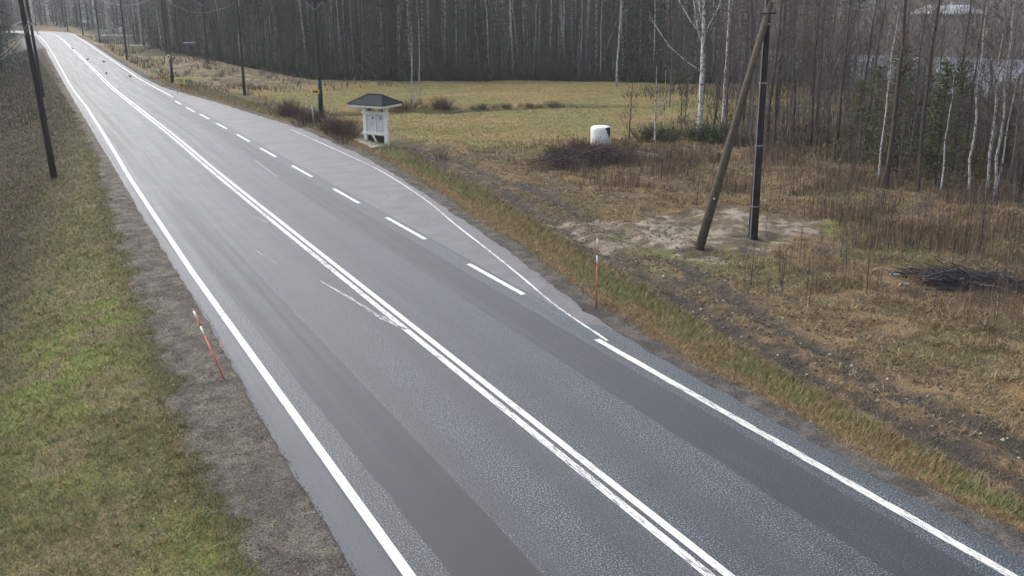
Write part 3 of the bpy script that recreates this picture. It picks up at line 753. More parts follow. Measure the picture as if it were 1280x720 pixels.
def P_pine(name, h, r, seed, start=.5, cols=GREEN, whorls=16, per=6, ln=.17, sz=.3, n=12, mat='bark_pine'):
    rnd = random.Random(seed); tr = MB(); pts, rad = wobble_trunk(h, r, rnd, wob=.04); tr.tube(pts, rad, 7); cr = MB()
    for i in range(whorls):
        q = start+(1-start)*i/whorls
        for k_ in range(per):
            p = tpoint(pts, min(.99, q+rnd.random()*(1-start)/whorls)); a = rnd.uniform(0, 6.283); e = rnd.uniform(-.1, .75); d = Vector((math.cos(a)*math.cos(e), math.sin(a)*math.cos(e), math.sin(e)))
            L = h*ln*(1.25-q)*rnd.uniform(.6, 1.3); cr.cc = (.07, .05, .04); cr.tube([p, p+d*L*.9], [r*.16+.006, .004], 3, False)
            needles(cr, p+d*L*.25, d, L*.85, rnd, cols, sz, n, .05)
    # dead stubs
    for i in range(10):
        p = tpoint(pts, rnd.uniform(.12, start)); a = rnd.uniform(0, 6.283); cr.cc = (.09, .08, .07)
        cr.tube([p, p+Vector((math.cos(a), math.sin(a), rnd.uniform(-.2, .2)))*rnd.uniform(.4, 1.1)], [.015, .004], 3, False)
    return (tr.mesh(name+'_trunk', M[mat], True), cr.mesh(name+'_crown', M['leaf'], False, True))
def P_spruce(name, h, r, seed, start=.05, cols=GREEN, whorls=30, per=7, n=12, sz=.3, spread=.19):
    rnd = random.Random(seed); tr = MB(); pts, rad = wobble_trunk(h, r, rnd, wob=.02); tr.tube(pts, rad, 7); cr = MB()
    for i in range(whorls):
        q = start+(1-start)*i/whorls; p = tpoint(pts, q)
        for k_ in range(per):
            if rnd.random() < .12: continue
            a = rnd.uniform(0, 6.283); e = rnd.uniform(-.25, .12); d = Vector((math.cos(a)*math.cos(e), math.sin(a)*math.cos(e), math.sin(e)))
            L = h*spread*(1.04-q)*rnd.uniform(.65, 1.2)
            needles(cr, p, d, L, rnd, cols, sz*(1.1-q*.5), n, .25)
    return (tr.mesh(name+'_trunk', M['bark_dark'], True), cr.mesh(name+'_crown', M['leaf'], False, True))

BIR = [P_birch('birch', rh, rr, 10+i, st*.8, 30, ln_, low=12) for i, (rh, rr, st, ln_) in enumerate([(15, .10, .5, (0, 0)), (14, .085, .42, (.02, 0)), (16, .12, .55, (-.015, .01)), (12, .07, .35, (.03, .02)), (13, .08, .45, (-.04, 0)), (10, .055, .3, (.01, -.03))])]
BARE = [P_bare('bare_tree', rh, rr, 30+i, mt, st, 60, (0, 0), (.14, .12, .112), 11, 2.9) for i, (rh, rr, mt, st) in enumerate([(13, .09, 'bark_dark', .3), (11, .07, 'bark_grey', .2), (14, .11, 'bark_dark', .4), (9, .05, 'bark_grey', .15), (10, .06, 'bark_dark', .2)])]
SAP = [P_bare('sapling', rh, .022, 50+i, mt, .1, 16, (.03*(i-1), .02), (.12, .095, .085), 6, 3.4) for i, (rh, mt) in enumerate([(4.5, 'bark_grey'), (3.2, 'bark_dark'), (5.5, 'bark_grey'), (2.4, 'bark_dark')])]
PINE = [P_pine('pine', rh, rr, 60+i, st) for i, (rh, rr, st) in enumerate([(17, .14, .5), (15, .12, .42), (16, .13, .58)])]
SPR = [P_spruce('spruce', rh, rr, 70+i, st) for i, (rh, rr, st) in enumerate([(15, .13, .06), (12, .10, .03), (17, .15, .12), (8, .07, .02)])]
YPINE = [P_pine('young_pine', rh, .06, 80+i, .06, PGREEN, 28, 9, .25, .13, 24, 'bark_dark') for i, rh in enumerate((6.8, 5.6, 6.2))]

used = {}
def plant_tree(name, proto, x, y, s=1.0, label='', cat='tree', group=None, rz=None, sz=None):
    if group and label.endswith('behind the hay field'):
        w_ = where(x, y); label = label.replace('in the forest behind the hay field', 'in the forest '+w_); group = group.replace(' behind the field', '')+' '+w_
    elif group and 'right of the strutted pole' in label:
        w_ = where2(x, y); label = 'thin dark bare trunk in the riverside wood '+w_; group = 'thin bare trees '+w_
    elif group and 'between the field and the river' in label:
        w_ = where2(x, y); label = label.split(' in the')[0].split(' deep')[0]+' deep in the riverside wood '+w_; group = label.split(' deep')[0]+'s '+w_
    z = gz(x, y)-.05
    o = empty(name, (x, y, z), label, cat, group, random.uniform(0, 6.28) if rz is None else rz)
    o.scale = (s, s, sz or s)
    if group and name != 'young_pine': o.rotation_euler = (random.gauss(0, .03), random.gauss(0, .03), o.rotation_euler.z)
    link('trunk', proto[0], o); link('crown', proto[1], o); return o

SHED = at(240, 69)
def px_of(x, y, z=2.0):
    v_ = np.array([x, y, z-HC]); return 640+F*float(v_ @ CR)/float(v_ @ fwd)
def where(x, y):
    p_ = px_of(x, y, -.7)
    return ('left of the crossarm pole', 'between the crossarm pole and the two ditch birches', 'straight behind the ditch that crosses the field', 'behind the lone field birch and the white bale', 'behind the stout birch and the poles')[int(p_ > 400)+int(p_ > 530)+int(p_ > 690)+int(p_ > 840)]
def where2(x, y):
    p_ = px_of(x, y, -.7)
    return ('left of the upright pole', 'between the upright pole and the young pines', 'among the young pines', 'at the right edge beyond the young pines')[int(p_ > 955)+int(p_ > 1085)+int(p_ > 1200)]
def blocks_shed(x, y):
    p_ = px_of(x, y, 0); return 226 < p_ < 262 and math.hypot(x, y) < math.hypot(SHED.x, SHED.y)+1.2
BE = 'bare birches along the forest edge behind the field'
BEL = 'slender pale-trunked bare birch in the forest behind the hay field'
fb = [(314.5, 70), (323, 76), (339, 79), (358, 75), (370, 83), (383, 92), (387, 90), (404, 92), (410, 89), (415, 90), (419, 95), (445, 94), (453, 93), (466, 95),
      (641, 98), (658, 90), (675, 92), (665, 93), (685, 95), (701, 88), (705, 94), (721, 94), (733, 97), (744, 94), (778, 97),
      (538, 92), (569, 99), (575, 90), (592, 85), (611, 99), (622, 92), (480, 95), (498, 94), (512, 92), (556, 94), (795, 96), (812, 95), (832, 97), (850, 92), (650, 96)]
for q, (a, b_) in enumerate(fb):
    p = at(a, b_); plant_tree('birch', BIR[(q*5+q//3) % 6], p.x, p.y, random.uniform(.85, 1.15), BEL, 'tree', BE)
p = at(746, 95); o = plant_tree('birch', BIR[4], p.x, p.y, .7, 'short birch leaning sharply right at the forest edge behind the white bale', 'tree'); o.rotation_euler = (R(4), R(24), 0)
SPF = 'spruces in the forest behind the field'
for a, b_, s in ((468, 101, 1.0), (486, 99, 1.15), (507, 101, .9), (531, 98, 1.1), (556, 100, .8), (603, 100, 1.1), (628, 99, .9), (436, 98, .8), (398, 97, .7), (352, 80, .7), (300, 72, .8), (655, 99, .6), (712, 99, .7), (752, 98, .9), (790, 99, 1.1), (808, 100, .9), (842, 101, .8), (866, 103, .9), (275, 76, .7), (330, 79, .6), (585, 101, .45), (690, 101, .4), (820, 103, .4), (425, 101, .4)):
    p = at(a, b_); plant_tree('spruce', SPR[(a+b_) % 4], p.x, p.y+.6, s, 'dark green spruce in the forest behind the hay field', 'tree', SPF)
# forest interior, each tree its own
front = front_y
cnt = 0; used_pts = []
while cnt < 210:
    x = random.uniform(21, 82); dd = random.random()**1.3*24; y = float(front(x))+dd+.8
    if x > 66 and random.random() < .5: continue
    if blocks_shed(x, y) or any((x-a)**2+(y-b_)**2 < 1.2 for a, b_ in used_pts): continue
    used_pts.append((x, y)); k = random.random()
    if k < .20: plant_tree('birch', random.choice(BIR), x, y, random.uniform(.75, 1.1), BEL, 'tree', BE)
    elif k < .42: plant_tree('pine', random.choice(PINE), x, y, random.uniform(.8, 1.05), 'tall brown-trunked pine in the forest behind the hay field', 'tree', 'pines in the forest behind the field')
    elif k < .64: plant_tree('bare_tree', random.choice(BARE), x, y, random.uniform(.75, 1.05), 'bare dark-trunked tree in the forest behind the hay field', 'tree', 'bare dark trees in the forest behind the field')
    else: plant_tree('spruce', random.choice(SPR), x, y, random.uniform(.6, 1.0), 'dark green spruce in the forest behind the hay field', 'tree', 'spruces in the forest behind the field')
    cnt += 1

# masses of far wood: low-poly trees joined into one thing each
def lowpoly():
    out = []
    for i in range(4):
        rnd = random.Random(200+i); mb = MB(); h = 15
        mb.cc = (.06, .05, .042); pts, rad = wobble_trunk(h, .13, rnd); mb.tube(pts[::3]+[pts[-1]], rad[::3]+[.01], 4, False)
        for w_ in range(16):
            q = .04+.94*w_/16; p = tpoint(pts, q)
            for k_ in range(5):
                a = rnd.uniform(0, 6.283); d = Vector((math.cos(a), math.sin(a), -.12)); needles(mb, p, d, h*.18*(1.04-q)*rnd.uniform(.7, 1.2), rnd, GREEN, .55, 5, .25)
        out.append(('s', mb))
    for i in range(4):
        rnd = random.Random(220+i); mb = MB(); h = 14; mb.cc = ((.24, .23, .22), (.08, .07, .06), (.10, .09, .08), (.07, .06, .05))[i]
        pts, rad = wobble_trunk(h, .11, rnd); mb.tube(pts[::2], rad[::2], 4, False)
        bare_branches(mb, pts, h, .16, rnd, .15, 24, 2.6, .95, 5, (.12, .095, .095), 0, .03); out.append(('b', mb))
    return [(k_, np.array(mb.v, np.float32), mb.f, np.array(mb.c, np.float32)) for k_, mb in out]
LOW = []
for k_, v_, f_, c_ in lowpoly():
    tri = []
    for q in f_:
        for z_ in range(1, len(q)-1): tri.append((q[0], q[z_], q[z_+1]))
    LOW.append((k_, v_, np.array(tri, np.int32), c_))
def wood(name, pts, frac_spruce, label, smin=.7, smax=1.15):
    VV = []; FF = []; CC = []; b0 = 0
    for (x, y) in pts:
        q = rng.integers(0, 4) if rng.random() < frac_spruce else 4+rng.integers(0, 4)
        _, v_, f_, c_ = LOW[q]; a = rng.uniform(0, 6.28); s = rng.uniform(smin, smax)
        R_ = np.array([[math.cos(a), -math.sin(a), 0], [math.sin(a), math.cos(a), 0], [0, 0, 1]])*s
        VV.append(v_ @ R_.T+np.array([x, y, gz(x, y)-.1])); FF.append(f_+b0); CC.append(c_*rng.uniform(.75, 1.25)); b0 += len(v_)
    o = link(name, mesh_np(name, np.concatenate(VV), np.concatenate(FF), 3, M['leaf'], np.concatenate(CC))); tag(o, label, 'wood', kind='stuff')
pts = []
while len(pts) < 430:
    x = random.uniform(24, 95); y = float(front(x))+22+random.random()*42
    if x < shore1(y)-2: pts.append((x, y))
wood('woodland', pts, .55, 'deep misty mixed forest behind the front rows beyond the field')
pts = [(random.uniform(14, 90), random.uniform(262, 330)) for _ in range(240)]+[(random.uniform(26, 62), random.uniform(165, 262)) for _ in range(150)]
wood('woodland', pts, .5, 'misty forest behind the clearing along the far road')
pts = [(random.uniform(-75, 18), random.uniform(315, 400)) for _ in range(380)]
wood('woodland', pts, .6, 'hazy blue-green forest where the road bends out of sight')
pts = []
while len(pts) < 340:
    x, y = random.uniform(-34, 2.5), random.uniform(120, 262)
    if x < lpave(y)-4.5-(175-y if 160 < y < 175 else 0)*0 and not (178 < y < 232 and x > -4.5): pts.append((x, y))
wood('woodland', pts, .75, 'dark wood on the bank left of the far road')
pts = []
while len(pts) < 700:
    y = random.uniform(-60, 420); dd = random.random()**1.3*260+2; x = float(shore2(y))+dd
    c0 = Vector((x, y))
    if math.hypot(x-218, y-205) < 17: continue
    # open slope between the house and the river
    if math.hypot(x-200, y-182) < 14: continue
    pts.append((x, y))
wood('woodland', pts, .35, 'misty grey-brown wood covering the slope across the river', .5, 1.0)

# ------------------------------------------------------------------ nearer single trees
def place(name, protos, px, py, s, label, cat='tree', group=None, **kw):
    p = at(px, py); return plant_tree(name, protos, p.x, p.y, s, label, cat, group, **kw)
BB = P_birch('big_birch', 13, .175, 101, .34, 30, (.0, 0), 'birch', .03, 9, 6, 3.6)
bb = place('birch', BB, 874, 167, 1.0, 'stout white birch with black-flecked bark, thickest between field and poles', rz=0)
vr = Vector((CR[0], CR[1], 0)).normalized()
for z0_, L_, up_, sd_ in ((3.9, 3.4, 1.6, -1), (6.0, 2.6, 2.2, -1), (5.4, 1.6, 1.9, -.6), (5.9, 1.5, 2.0, .8), (6.6, 1.8, 2.4, -.5)):
    mb = MB(); a_ = Vector((0, 0, z0_)); mb.tube([a_, a_+vr*sd_*L_*.3+Vector((0, .1, .45*up_)), a_+vr*sd_*L_*.65+Vector((.1, 0, up_)), a_+vr*sd_*L_+Vector((0, 0, up_*2.1))], [.06, .045, .032, .012], 7); mb.build('limb', M['birch'], bb, True)
B2 = P_birch('birch', 12, .085, 102, .35, 26, (.0, 0), 'birch', .05, 8, 8, 2.8)
place('birch', B2, 902, 160, 1.0, 'second black-flecked birch just right of the stoutest white birch')
B2b = P_birch('birch', 12, .07, 112, .25, 34, (.02, 0), 'birch_far', .12, 9, 10, 3.0)
B3 = P_birch('birch', 4.6, .055, 103, .1, 14, (0, 0), 'birch_far', .03, 4, 0, 1.6)
place('birch', B3, 818, 182, 1.0, 'short snapped-off pale birch among green bushes, left of the stout birch')
B4 = P_birch('birch', 4.0, .03, 104, .1, 14, (.0, 0), 'birch_far', .06, 4, 0, 1.6)
place('birch', B4, 829, 166, 1.0, 'very thin pale birch just behind the snapped-off birch')
place('sapling', SAP[1], 787, 176, 1.3, 'dark leafless sapling standing right of the white bale')
place('sapling', SAP[3], 852, 170, 1.3, 'small dark sapling between the snapped birch and the stout birch')
place('birch', BIR[2], 771, 108, .8, 'lone tall birch standing out in the hay field before the forest')
place('birch', BIR[5], 517, 138, .62, 'crooked forked birch on the field ditch behind the notice board', rz=2)
place('birch', P_birch('birch', 6.5, .05, 105, .1, 26, (-.03, 0), 'birch_far', .1, 6, 0, 3.0), 515, 130, 1.0, 'twiggy low-branched birch beside the crooked birch on the ditch')
place('birch', BIR[3], 526, 131, .7, 'thin birch furthest right of the three on the field ditch')
WG = 'thin bare trees in the wood right of the strutted pole'; WL = 'thin dark bare trunk in the wood right of the strutted pole'
for q, (a, b_, s) in enumerate([(968, 180, .9), (983, 182, .8), (991, 176, .7), (1002, 172, .9), (1013, 184, 1.1), (1022, 172, .7), (1036, 180, .9), (1048, 176, .7), (1060, 174, 1.0), (1073, 178, 1.0), (1080, 172, .8), (1092, 190, .7), (930, 150, .9), (916, 158, .8), (945, 170, .7), (958, 185, .9), (1130, 225, .8), (1147, 240, .9), (1150, 200, 1), (1204, 215, .9), (1190, 200, .8), (1262, 230, .9), (1275, 245, .8), (1222, 205, .9), (1165, 190, .8)]):
    place('bare_tree', BARE[q % 5], a, b_, s*.95, WL, 'tree', WG)
xy = []
while len(xy) < 84:
    x = random.uniform(38, 68); y = random.uniform(26, 74)
    if (y > 60 and x < 46) or any((x-a)**2+(y-b_)**2 < 1.5 for a, b_ in xy): continue
    v_ = np.array([x, y, 4-HC]); px_ = 640+F*(v_ @ CR)/(v_ @ fwd)
    if 1120 < px_ < 1215 and random.random() < .8: continue
    xy.append((x, y)); k = random.random()
    if k < .42: plant_tree('bare_tree', random.choice(BARE), x, y, random.uniform(.6, .95), WL, 'tree', WG)
    elif k < .48: plant_tree('birch', random.choice(BIR), x, y, random.uniform(.6, .9), 'pale birch deep in the wood between the field and the river', 'tree', 'birches in the wood before the river')
    else: plant_tree('sapling', random.choice(SAP), x, y, random.uniform(.9, 1.6), 'slim grey sapling in the wood between the field and the river', 'tree', 'saplings in the wood before the river')
for a, b_, s, l_ in ((1099, 232, .72, 'speckled birch touching the dark trunk left of the young pines'), (1174, 248, .62, 'very thin bright white birch stem right of the young pines'), (1211, 250, .75, 'pale birch leftmost of the clump near the right edge'), (1232, 250, .85, 'stoutest birch in the clump near the right edge'), (1238, 252, .7, 'slim birch against the stoutest birch of the right-hand clump'), (1244, 251, .8, 'birch furthest right in the clump near the right edge')):
    place('birch', B2b if s > .7 else BIR[5], a, b_, s, l_)
place('bare_tree', BARE[2], 1107, 236, .95, 'thick dark straight trunk standing in front of the young pines')
for q, (a, b_, s, l_) in enumerate(((1110, 222, .95, 'young green pine closest to the thick dark trunk'), (1168, 232, 1.0, 'young green pine right of the thick dark trunk'), (1143, 205, .9, 'young pine half hidden between the two front ones'), (1070, 195, .6, 'small pine low behind the dark trunks left of the young pines'), (1255, 215, .8, 'sparse young pine behind the birch clump at the right edge'), (1090, 200, .8, 'young pine left of and behind the thick dark trunk'), (1190, 215, .8, 'young pine behind the very thin bright birch stem'), (1128, 190, .95, 'taller young pine farthest back in the group of pines'))):
    place('young_pine', YPINE[q % 3], a, b_, s, l_)
SG = 'slender saplings at the front edge of the right-hand wood'
xy = []
while len(xy) < 34:
    a, b_ = random.uniform(905, 1280), random.uniform(175, 262)
    if b_ > 205+(a-900)*.16: continue
    xy.append(1); place('sapling', random.choice(SAP), a, b_, random.uniform(.5, 1.0), 'slender leafless sapling at the front edge of the right-hand wood', 'tree', SG)
FG = 'leafless saplings standing in the dry brush below the right-hand wood'
for a, b_, s in ((1080, 290, .5), (1100, 275, .6), (1212, 285, .6), (1228, 300, .7), (1030, 265, .5), (826, 225, .6), (870, 258, .55), (1000, 330, .4), (1190, 330, .4), (1150, 300, .45), (1262, 320, .5), (975, 255, .5)):
    place('sapling', SAP[1], a, b_, s, 'small dark leafless sapling standing in the brown brush before the wood', 'tree', FG)

RG = 'waist-high leafless saplings scattered through the weeds right of the sand'
xy = []
while len(xy) < 70:
    a, b_ = random.uniform(900, 1280), random.uniform(215, 385)
    if b_ < 200+(a-900)*.17 or (1110 < a and 328 < b_ < 380) or (a < 1030 and 260 < b_ < 335): continue
    xy.append(1); place('sapling', random.choice(SAP), a, b_, random.uniform(.22, .48), 'low reddish leafless sapling growing among the dead weeds right of the sand', 'tree', RG)
# ------------------------------------------------------------------ bushes
def P_bush(name, h, w_, seed, colr, n=46, leafy=None):
    rnd = random.Random(seed); mb = MB()
    for i in range(n):
        a = rnd.uniform(0, 6.283); q = rnd.random()**.7; b0 = Vector((math.cos(a)*q*w_*.35, math.sin(a)*q*w_*.35, -.05))
        tp = b0+Vector((math.cos(a)*q*w_*.4+rnd.uniform(-.1, .1), math.sin(a)*q*w_*.4+rnd.uniform(-.1, .1), h*rnd.uniform(.6, 1.05)*(1-.3*q)))
        mb.cc = tuple(v*rnd.uniform(.7, 1.4) for v in colr); md = b0.lerp(tp, .5)+Vector((rnd.uniform(-.08, .08), rnd.uniform(-.08, .08), .05))*h
        mb.tube([b0, md, tp], [.012, .008, .002], 3, False)
        for t_ in range(9):
            u = rnd.uniform(.25, 1); s_ = b0.lerp(tp, u); d = Vector((rnd.uniform(-1, 1), rnd.uniform(-1, 1), rnd.uniform(0, 1.2))).normalized()*h*rnd.uniform(.1, .28)
            o_ = d.orthogonal().normalized()*.005; mb.tri(s_-o_, s_+o_, s_+d)
            if leafy:
                for z_ in range(2):
                    mb.cc = rnd.choice(leafy); c0 = s_+d*rnd.random(); v1 = Vector((rnd.uniform(-1, 1), rnd.uniform(-1, 1), rnd.uniform(-.5, .8))).normalized()*.09; mb.tri(c0, c0+v1, c0+v1.orthogonal()*.5+v1*.5)
                mb.cc = colr
    return mb.mesh(name, M['twig'], False, True)
BUSH = [P_bush('willow_bush', 1.3, 1.6, 300+i, c_) for i, c_ in enumerate([(.085, .052, .045), (.07, .05, .042), (.12, .085, .06)])]
GB = [P_bush('green_bush', 1.1, 1.7, 310+i, (.06, .05, .035), 40, [(.05, .075, .028), (.07, .095, .035), (.04, .06, .026)]) for i in range(2)]
def bush(name, me, px, py, s, label, group=None, sz=None):
    p = at(px, py); o = link(name, me); o.location = (p.x, p.y, p.z); o.rotation_euler = (0, 0, random.uniform(0, 6.28)); o.scale = (s, s, sz or s)
    return tag(o, label, 'bush', group)
for a, b_, s, l_ in ((551, 200, .7, 'small bare willow bush on the field edge right of the notice board'),):
    bush('willow_bush', BUSH[2], a, b_, s, l_)
for q in range(26):
    a = random.uniform(330, 438); b_ = 131+(a-330)*.42+random.uniform(-7, 6)
    bush('willow_bush', BUSH[q % 2], a, b_, random.uniform(.7, 1.15), 'reddish-brown bare bush in the thicket left of the notice board', 'bushes in the thicket between the bay and the field')
for q in range(44):
    a = random.uniform(455, 705); b_ = 139-(a-455)*.022+random.uniform(-1.5, 1.5)
    bush('willow_bush', BUSH[q % 3], a, b_, random.uniform(.35, .65)*(1.5 if a < 560 else .8), 'low dark bush growing along the ditch that crosses the field', 'low bushes along the field ditch')
for a, b_, s in ((806, 178, 1), (822, 176, 1.1), (836, 180, .9), (845, 174, .8), (880, 178, 1.1), (895, 180, 1.2), (908, 178, 1), (868, 176, .8), (920, 182, .9)):
    bush('green_bush', GB[int(a) % 2], a, b_, s, 'green low bush round the feet of the birches beyond the brushwood', 'green bushes round the birch stems')
for q in range(14):
    a = random.uniform(255, 330); b_ = 88+(a-255)*.3+random.uniform(-8, 14)
    bush('willow_bush', BUSH[q % 3], a, b_, random.uniform(.35, .7), 'greyish bush in the clearing beside the far poles', 'bushes in the clearing beside the far poles')
for q in range(20):
    a = random.uniform(680, 800); b_ = 205-(a-680)*.08+random.uniform(-14, 6)
    if 738 < a < 772 and b_ < 188: b_ += 14
    bush('willow_bush', BUSH[q % 2], a, b_, random.uniform(.6, 1.05), 'dark bare bush growing out of the brushwood mound by the white bale', 'bushes on the brushwood mound')
# undergrowth along the forest edge
x = rng.uniform(22, 80, 26000); y = front_y(x)+rng.uniform(0, 1, len(x))**1.5*16-1.0+(fbm(x*.35, x*0, 95, 3)-.5)*4
c = np.ones((len(x), 3))*np.array([.040, .055, .026]); m = rng.random(len(x)); c[m < .25] = (.075, .06, .04); c[m > .85] = (.06, .08, .035)
blades('undergrowth', x, y, rng.uniform(.2, .9, len(x))+1.6*rng.random(len(x))**5, .10+.0*x, jit(c, .3), .9, two=True, label='dark low undergrowth along the foot of the forest behind the field', cat='undergrowth')
x = rng.uniform(22, 80, 9000); y = front_y(x)+rng.uniform(0, 1, len(x))*20
c = np.ones((len(x), 3))*np.array([.10, .085, .078]); m = rng.random(len(x)); c[m < .3] = (.20, .19, .17); c[m > .75] = (.05, .07, .035)
blades('thicket', x, y, rng.uniform(1.2, 7.5, len(x)), .045+.0*x, jit(c, .4), .10, two=True, label='thin leafless shoots standing between the trunks of the forest behind the field', cat='thicket')
x = rng.uniform(38, 72, 16000); y = rng.uniform(22, 78, len(x)); n5 = fbm(x*.3, y*.3, 77, 3); k = (n5 > .42) & ((y < 58) | (x > 48)); x, y = x[k], y[k]
c = np.ones((len(x), 3))*np.array([.075, .068, .040]); m = rng.random(len(x)); c[m < .3] = (.05, .065, .03); c[m > .7] = (.10, .07, .055)
blades('undergrowth', x, y, rng.uniform(.2, .8, len(x)), .05+.0*x, jit(c, .3), .7, two=True, label='brown and green undergrowth on the floor of the right-hand wood', cat='undergrowth')
x = rng.uniform(44, 84, 9000); y = rng.uniform(30, 96, len(x)); n5 = fbm(x*.12, y*.12, 79, 3); k = (n5 > .40) & (x < shore1(y)-3) & ((y < 62) | (x > 64)); x, y = x[k], y[k]
c = np.ones((len(x), 3))*np.array([.13, .105, .10]); m = rng.random(len(x)); c[m < .3] = (.22, .20, .18); c[m > .85] = (.08, .085, .045)
blades('thicket', x, y, rng.uniform(1.0, 4.2, len(x)), .035+.0*x, jit(c, .3), .16, two=True, label='veil of thin leafless shoots between the right-hand wood and the river', cat='thicket')
yy = rng.uniform(-40, 330, 42000); x = shore2(yy)+rng.random(len(yy))**1.4*230+1; k = (np.hypot(x-218, yy-205) > 10); x, y = x[k], yy[k]
c = np.ones((len(x), 3))*np.array([.135, .105, .10]); m = rng.random(len(x)); c[m < .25] = (.20, .17, .15); c[m > .85] = (.07, .08, .05)
blades('thicket', x, y, rng.uniform(1.5, 5.0, len(x)), .12+.0*x, jit(c, .3), .15, two=True, label='bare grey-brown thicket covering the slope across the river', cat='thicket')
# brush in the clearing
x = rng.uniform(14, 34, 9000); y = rng.uniform(92, 240, len(x)); n5 = fbm(x*.35, y*.2, 78, 3); k = (x > rpave(y)+1.2) & (n5 > .46); x, y = x[k], y[k]
c = np.ones((len(x), 3))*np.array([.10, .08, .055]); m = rng.random(len(x)); c[m < .3] = (.22, .18, .12)
blades('brush', x, y, rng.uniform(.15, .8, len(x)), .08+.0*x, jit(c, .3), .8, two=True, label='dry brush and pale grass in the clearing beside the far road', cat='brush')
# tall heather-like cover on the left bank further on
x = rng.uniform(-9, 4, 14000); y = rng.uniform(75, 180, len(x)); k = (x < lpave(y)-1.6-1.2*rng.random(len(x))); x, y = x[k], y[k]
c = np.ones((len(x), 3))*np.array([.060, .048, .034]); m = rng.random(len(x)); c[m < .25] = (.09, .08, .05)
blades('heather', x, y, rng.uniform(.12, .4, len(x)), .05+.0*x, jit(c, .3), .9, two=True, label='dark brown low growth on the bank left of the far road', cat='ground cover')

# ------------------------------------------------------------------ brushwood piles
def stick_pile(name, c, L, W, H, n, ang, seed, label, colr, r0=.012):
    rnd = random.Random(seed); mb = MB()
    o = empty(name, c, label, 'brushwood'); 
    for i in range(n):
        u, v_ = rnd.gauss(0, .33), rnd.gauss(0, .33); top = max(0, 1-u*u-v_*v_)*H
        p = Vector((u*L/1.3, v_*W/1.3, rnd.random()*top)); a = rnd.gauss(0, .8); ln_ = rnd.uniform(.5, 1.9)
        d = Vector((math.cos(a), math.sin(a), rnd.gauss(0, .22)))*ln_/2
        kk = rnd.choice((.4, .7, 1.0, 1.5, 2.2)); mb.cc = tuple(q*kk for q in colr)
        if rnd.random() < .04: mb.cc = (.32, .29, .25)
        rr = r0*rnd.uniform(.5, 1.8); md = p+Vector((rnd.uniform(-.1, .1), rnd.uniform(-.1, .1), rnd.uniform(-.03, .08)))
        mb.tube([p-d, md, p+d], [rr, rr*.8, rr*.3], 4, False)
    s_ = mb.build('sticks', M['twig'], o, False, True); o.rotation_euler = (0, 0, ang); return o
p = at(1212, 358); p2 = at(1275, 366); ang = math.atan2(p2.y-p.y, p2.x-p.x)
stick_pile('brushwood_pile', (p.x, p.y, p.z-.05), 3.8, 2.2, .42, 1100, ang, 1, 'low dark heap of cut brushwood on the dry grass at the right edge', (.050, .046, .050), .009)
p = at(728, 205); p2 = at(780, 200); ang = math.atan2(p2.y-p.y, p2.x-p.x)
stick_pile('brushwood_pile', (p.x, p.y, p.z-.05), 5.2, 2.8, .95, 2200, ang, 2, 'dark brushwood mound at the field edge in front of the white bale', (.085, .066, .058), .007)
p = at(815, 198)
o = empty('debris_pile', (p.x, p.y, p.z), 'small pile of grey stones and old boards right of the dark mound', 'debris')
rnd = random.Random(4)
for q in range(9):
    mb = MB(); mb.lathe([(.05, -.1), (.16, -.06), (.20, .02), (.13, .12), (.03, .15)], 7); s_ = rnd.uniform(.6, 1.3)
    st = mb.build('stone', M['stone'], o, False); st.location = (rnd.uniform(-.7, .6), rnd.uniform(-.3, .5), .08); st.scale = (s_, s_*rnd.uniform(.6, 1), s_*.8); st.rotation_euler = (rnd.uniform(-.5, .5), rnd.uniform(-.5, .5), rnd.uniform(0, 6))
for q in range(4):
    mb = MB(); mb.box((0, 0, 0), (1.5, .14, .03), 0, .005); st = mb.build('board', M['board'], o); st.location = (rnd.uniform(-.3, .3), -.3+q*.2, .14+.03*q); st.rotation_euler = (0, .1, rnd.uniform(-.5, .1)-.4)
LG = 'cut birch logs lying by the brushwood heap'
for a, b_ in ((1112, 343), (1118, 345), (1130, 357)):
    p = at(a, b_); mb = MB(); mb.tube([(-.14, 0, .03), (0, .0, .033), (.14, 0, .03)], [.042, .044, .04], 9); o = mb.build('log', M['birch'], None, True); o.location = (p.x, p.y, p.z+.02); o.rotation_euler = (0, 0, random.uniform(-.6, .2))
    tag(o, 'short pale birch log lying at the left end of the brushwood heap', 'log', LG)
# white bale
p = at(757, 186)
o = empty('hay_bale', (p.x+.2, p.y+.9, gz(p.x+.2, p.y+.9)), 'white plastic-wrapped bale standing behind the dark brushwood mound', 'bale', None, .45)
mb = MB(); prof = [(.02, 0), (.50, .0), (.57, .06), (.59, .2), (.595, .6), (.60, 1.0), (.57, 1.16), (.48, 1.22), (.2, 1.235), (.01, 1.235)]; mb.lathe([(r_*1.0, z_*.94) for r_, z_ in prof], 20); mb.build('wrap', M['wrap'], o, True)
mb = MB()
shp = [(0, 1.10), (.20, 1.13), (.45, 1.12), (.62, 1.08), (.60, .92), (.66, .74), (.52, .60), (.40, .42), (.33, .63), (.22, .76), (.10, .80), (.14, .93), (-.04, 1.0)]
pv_ = [Vector((math.cos(a_)*.612, math.sin(a_)*.612, z_)) for a_, z_ in [(.30, .93)]+shp]
mb.add(pv_, [(0, q, q+1) for q in range(1, len(shp))]+[(0, len(shp), 1)])
tr_ = mb.build('torn_patch', M['black'], o); tr_['label'] = 'dark torn patch in the wrapping'; tr_.rotation_euler = (0, 0, -2.04)

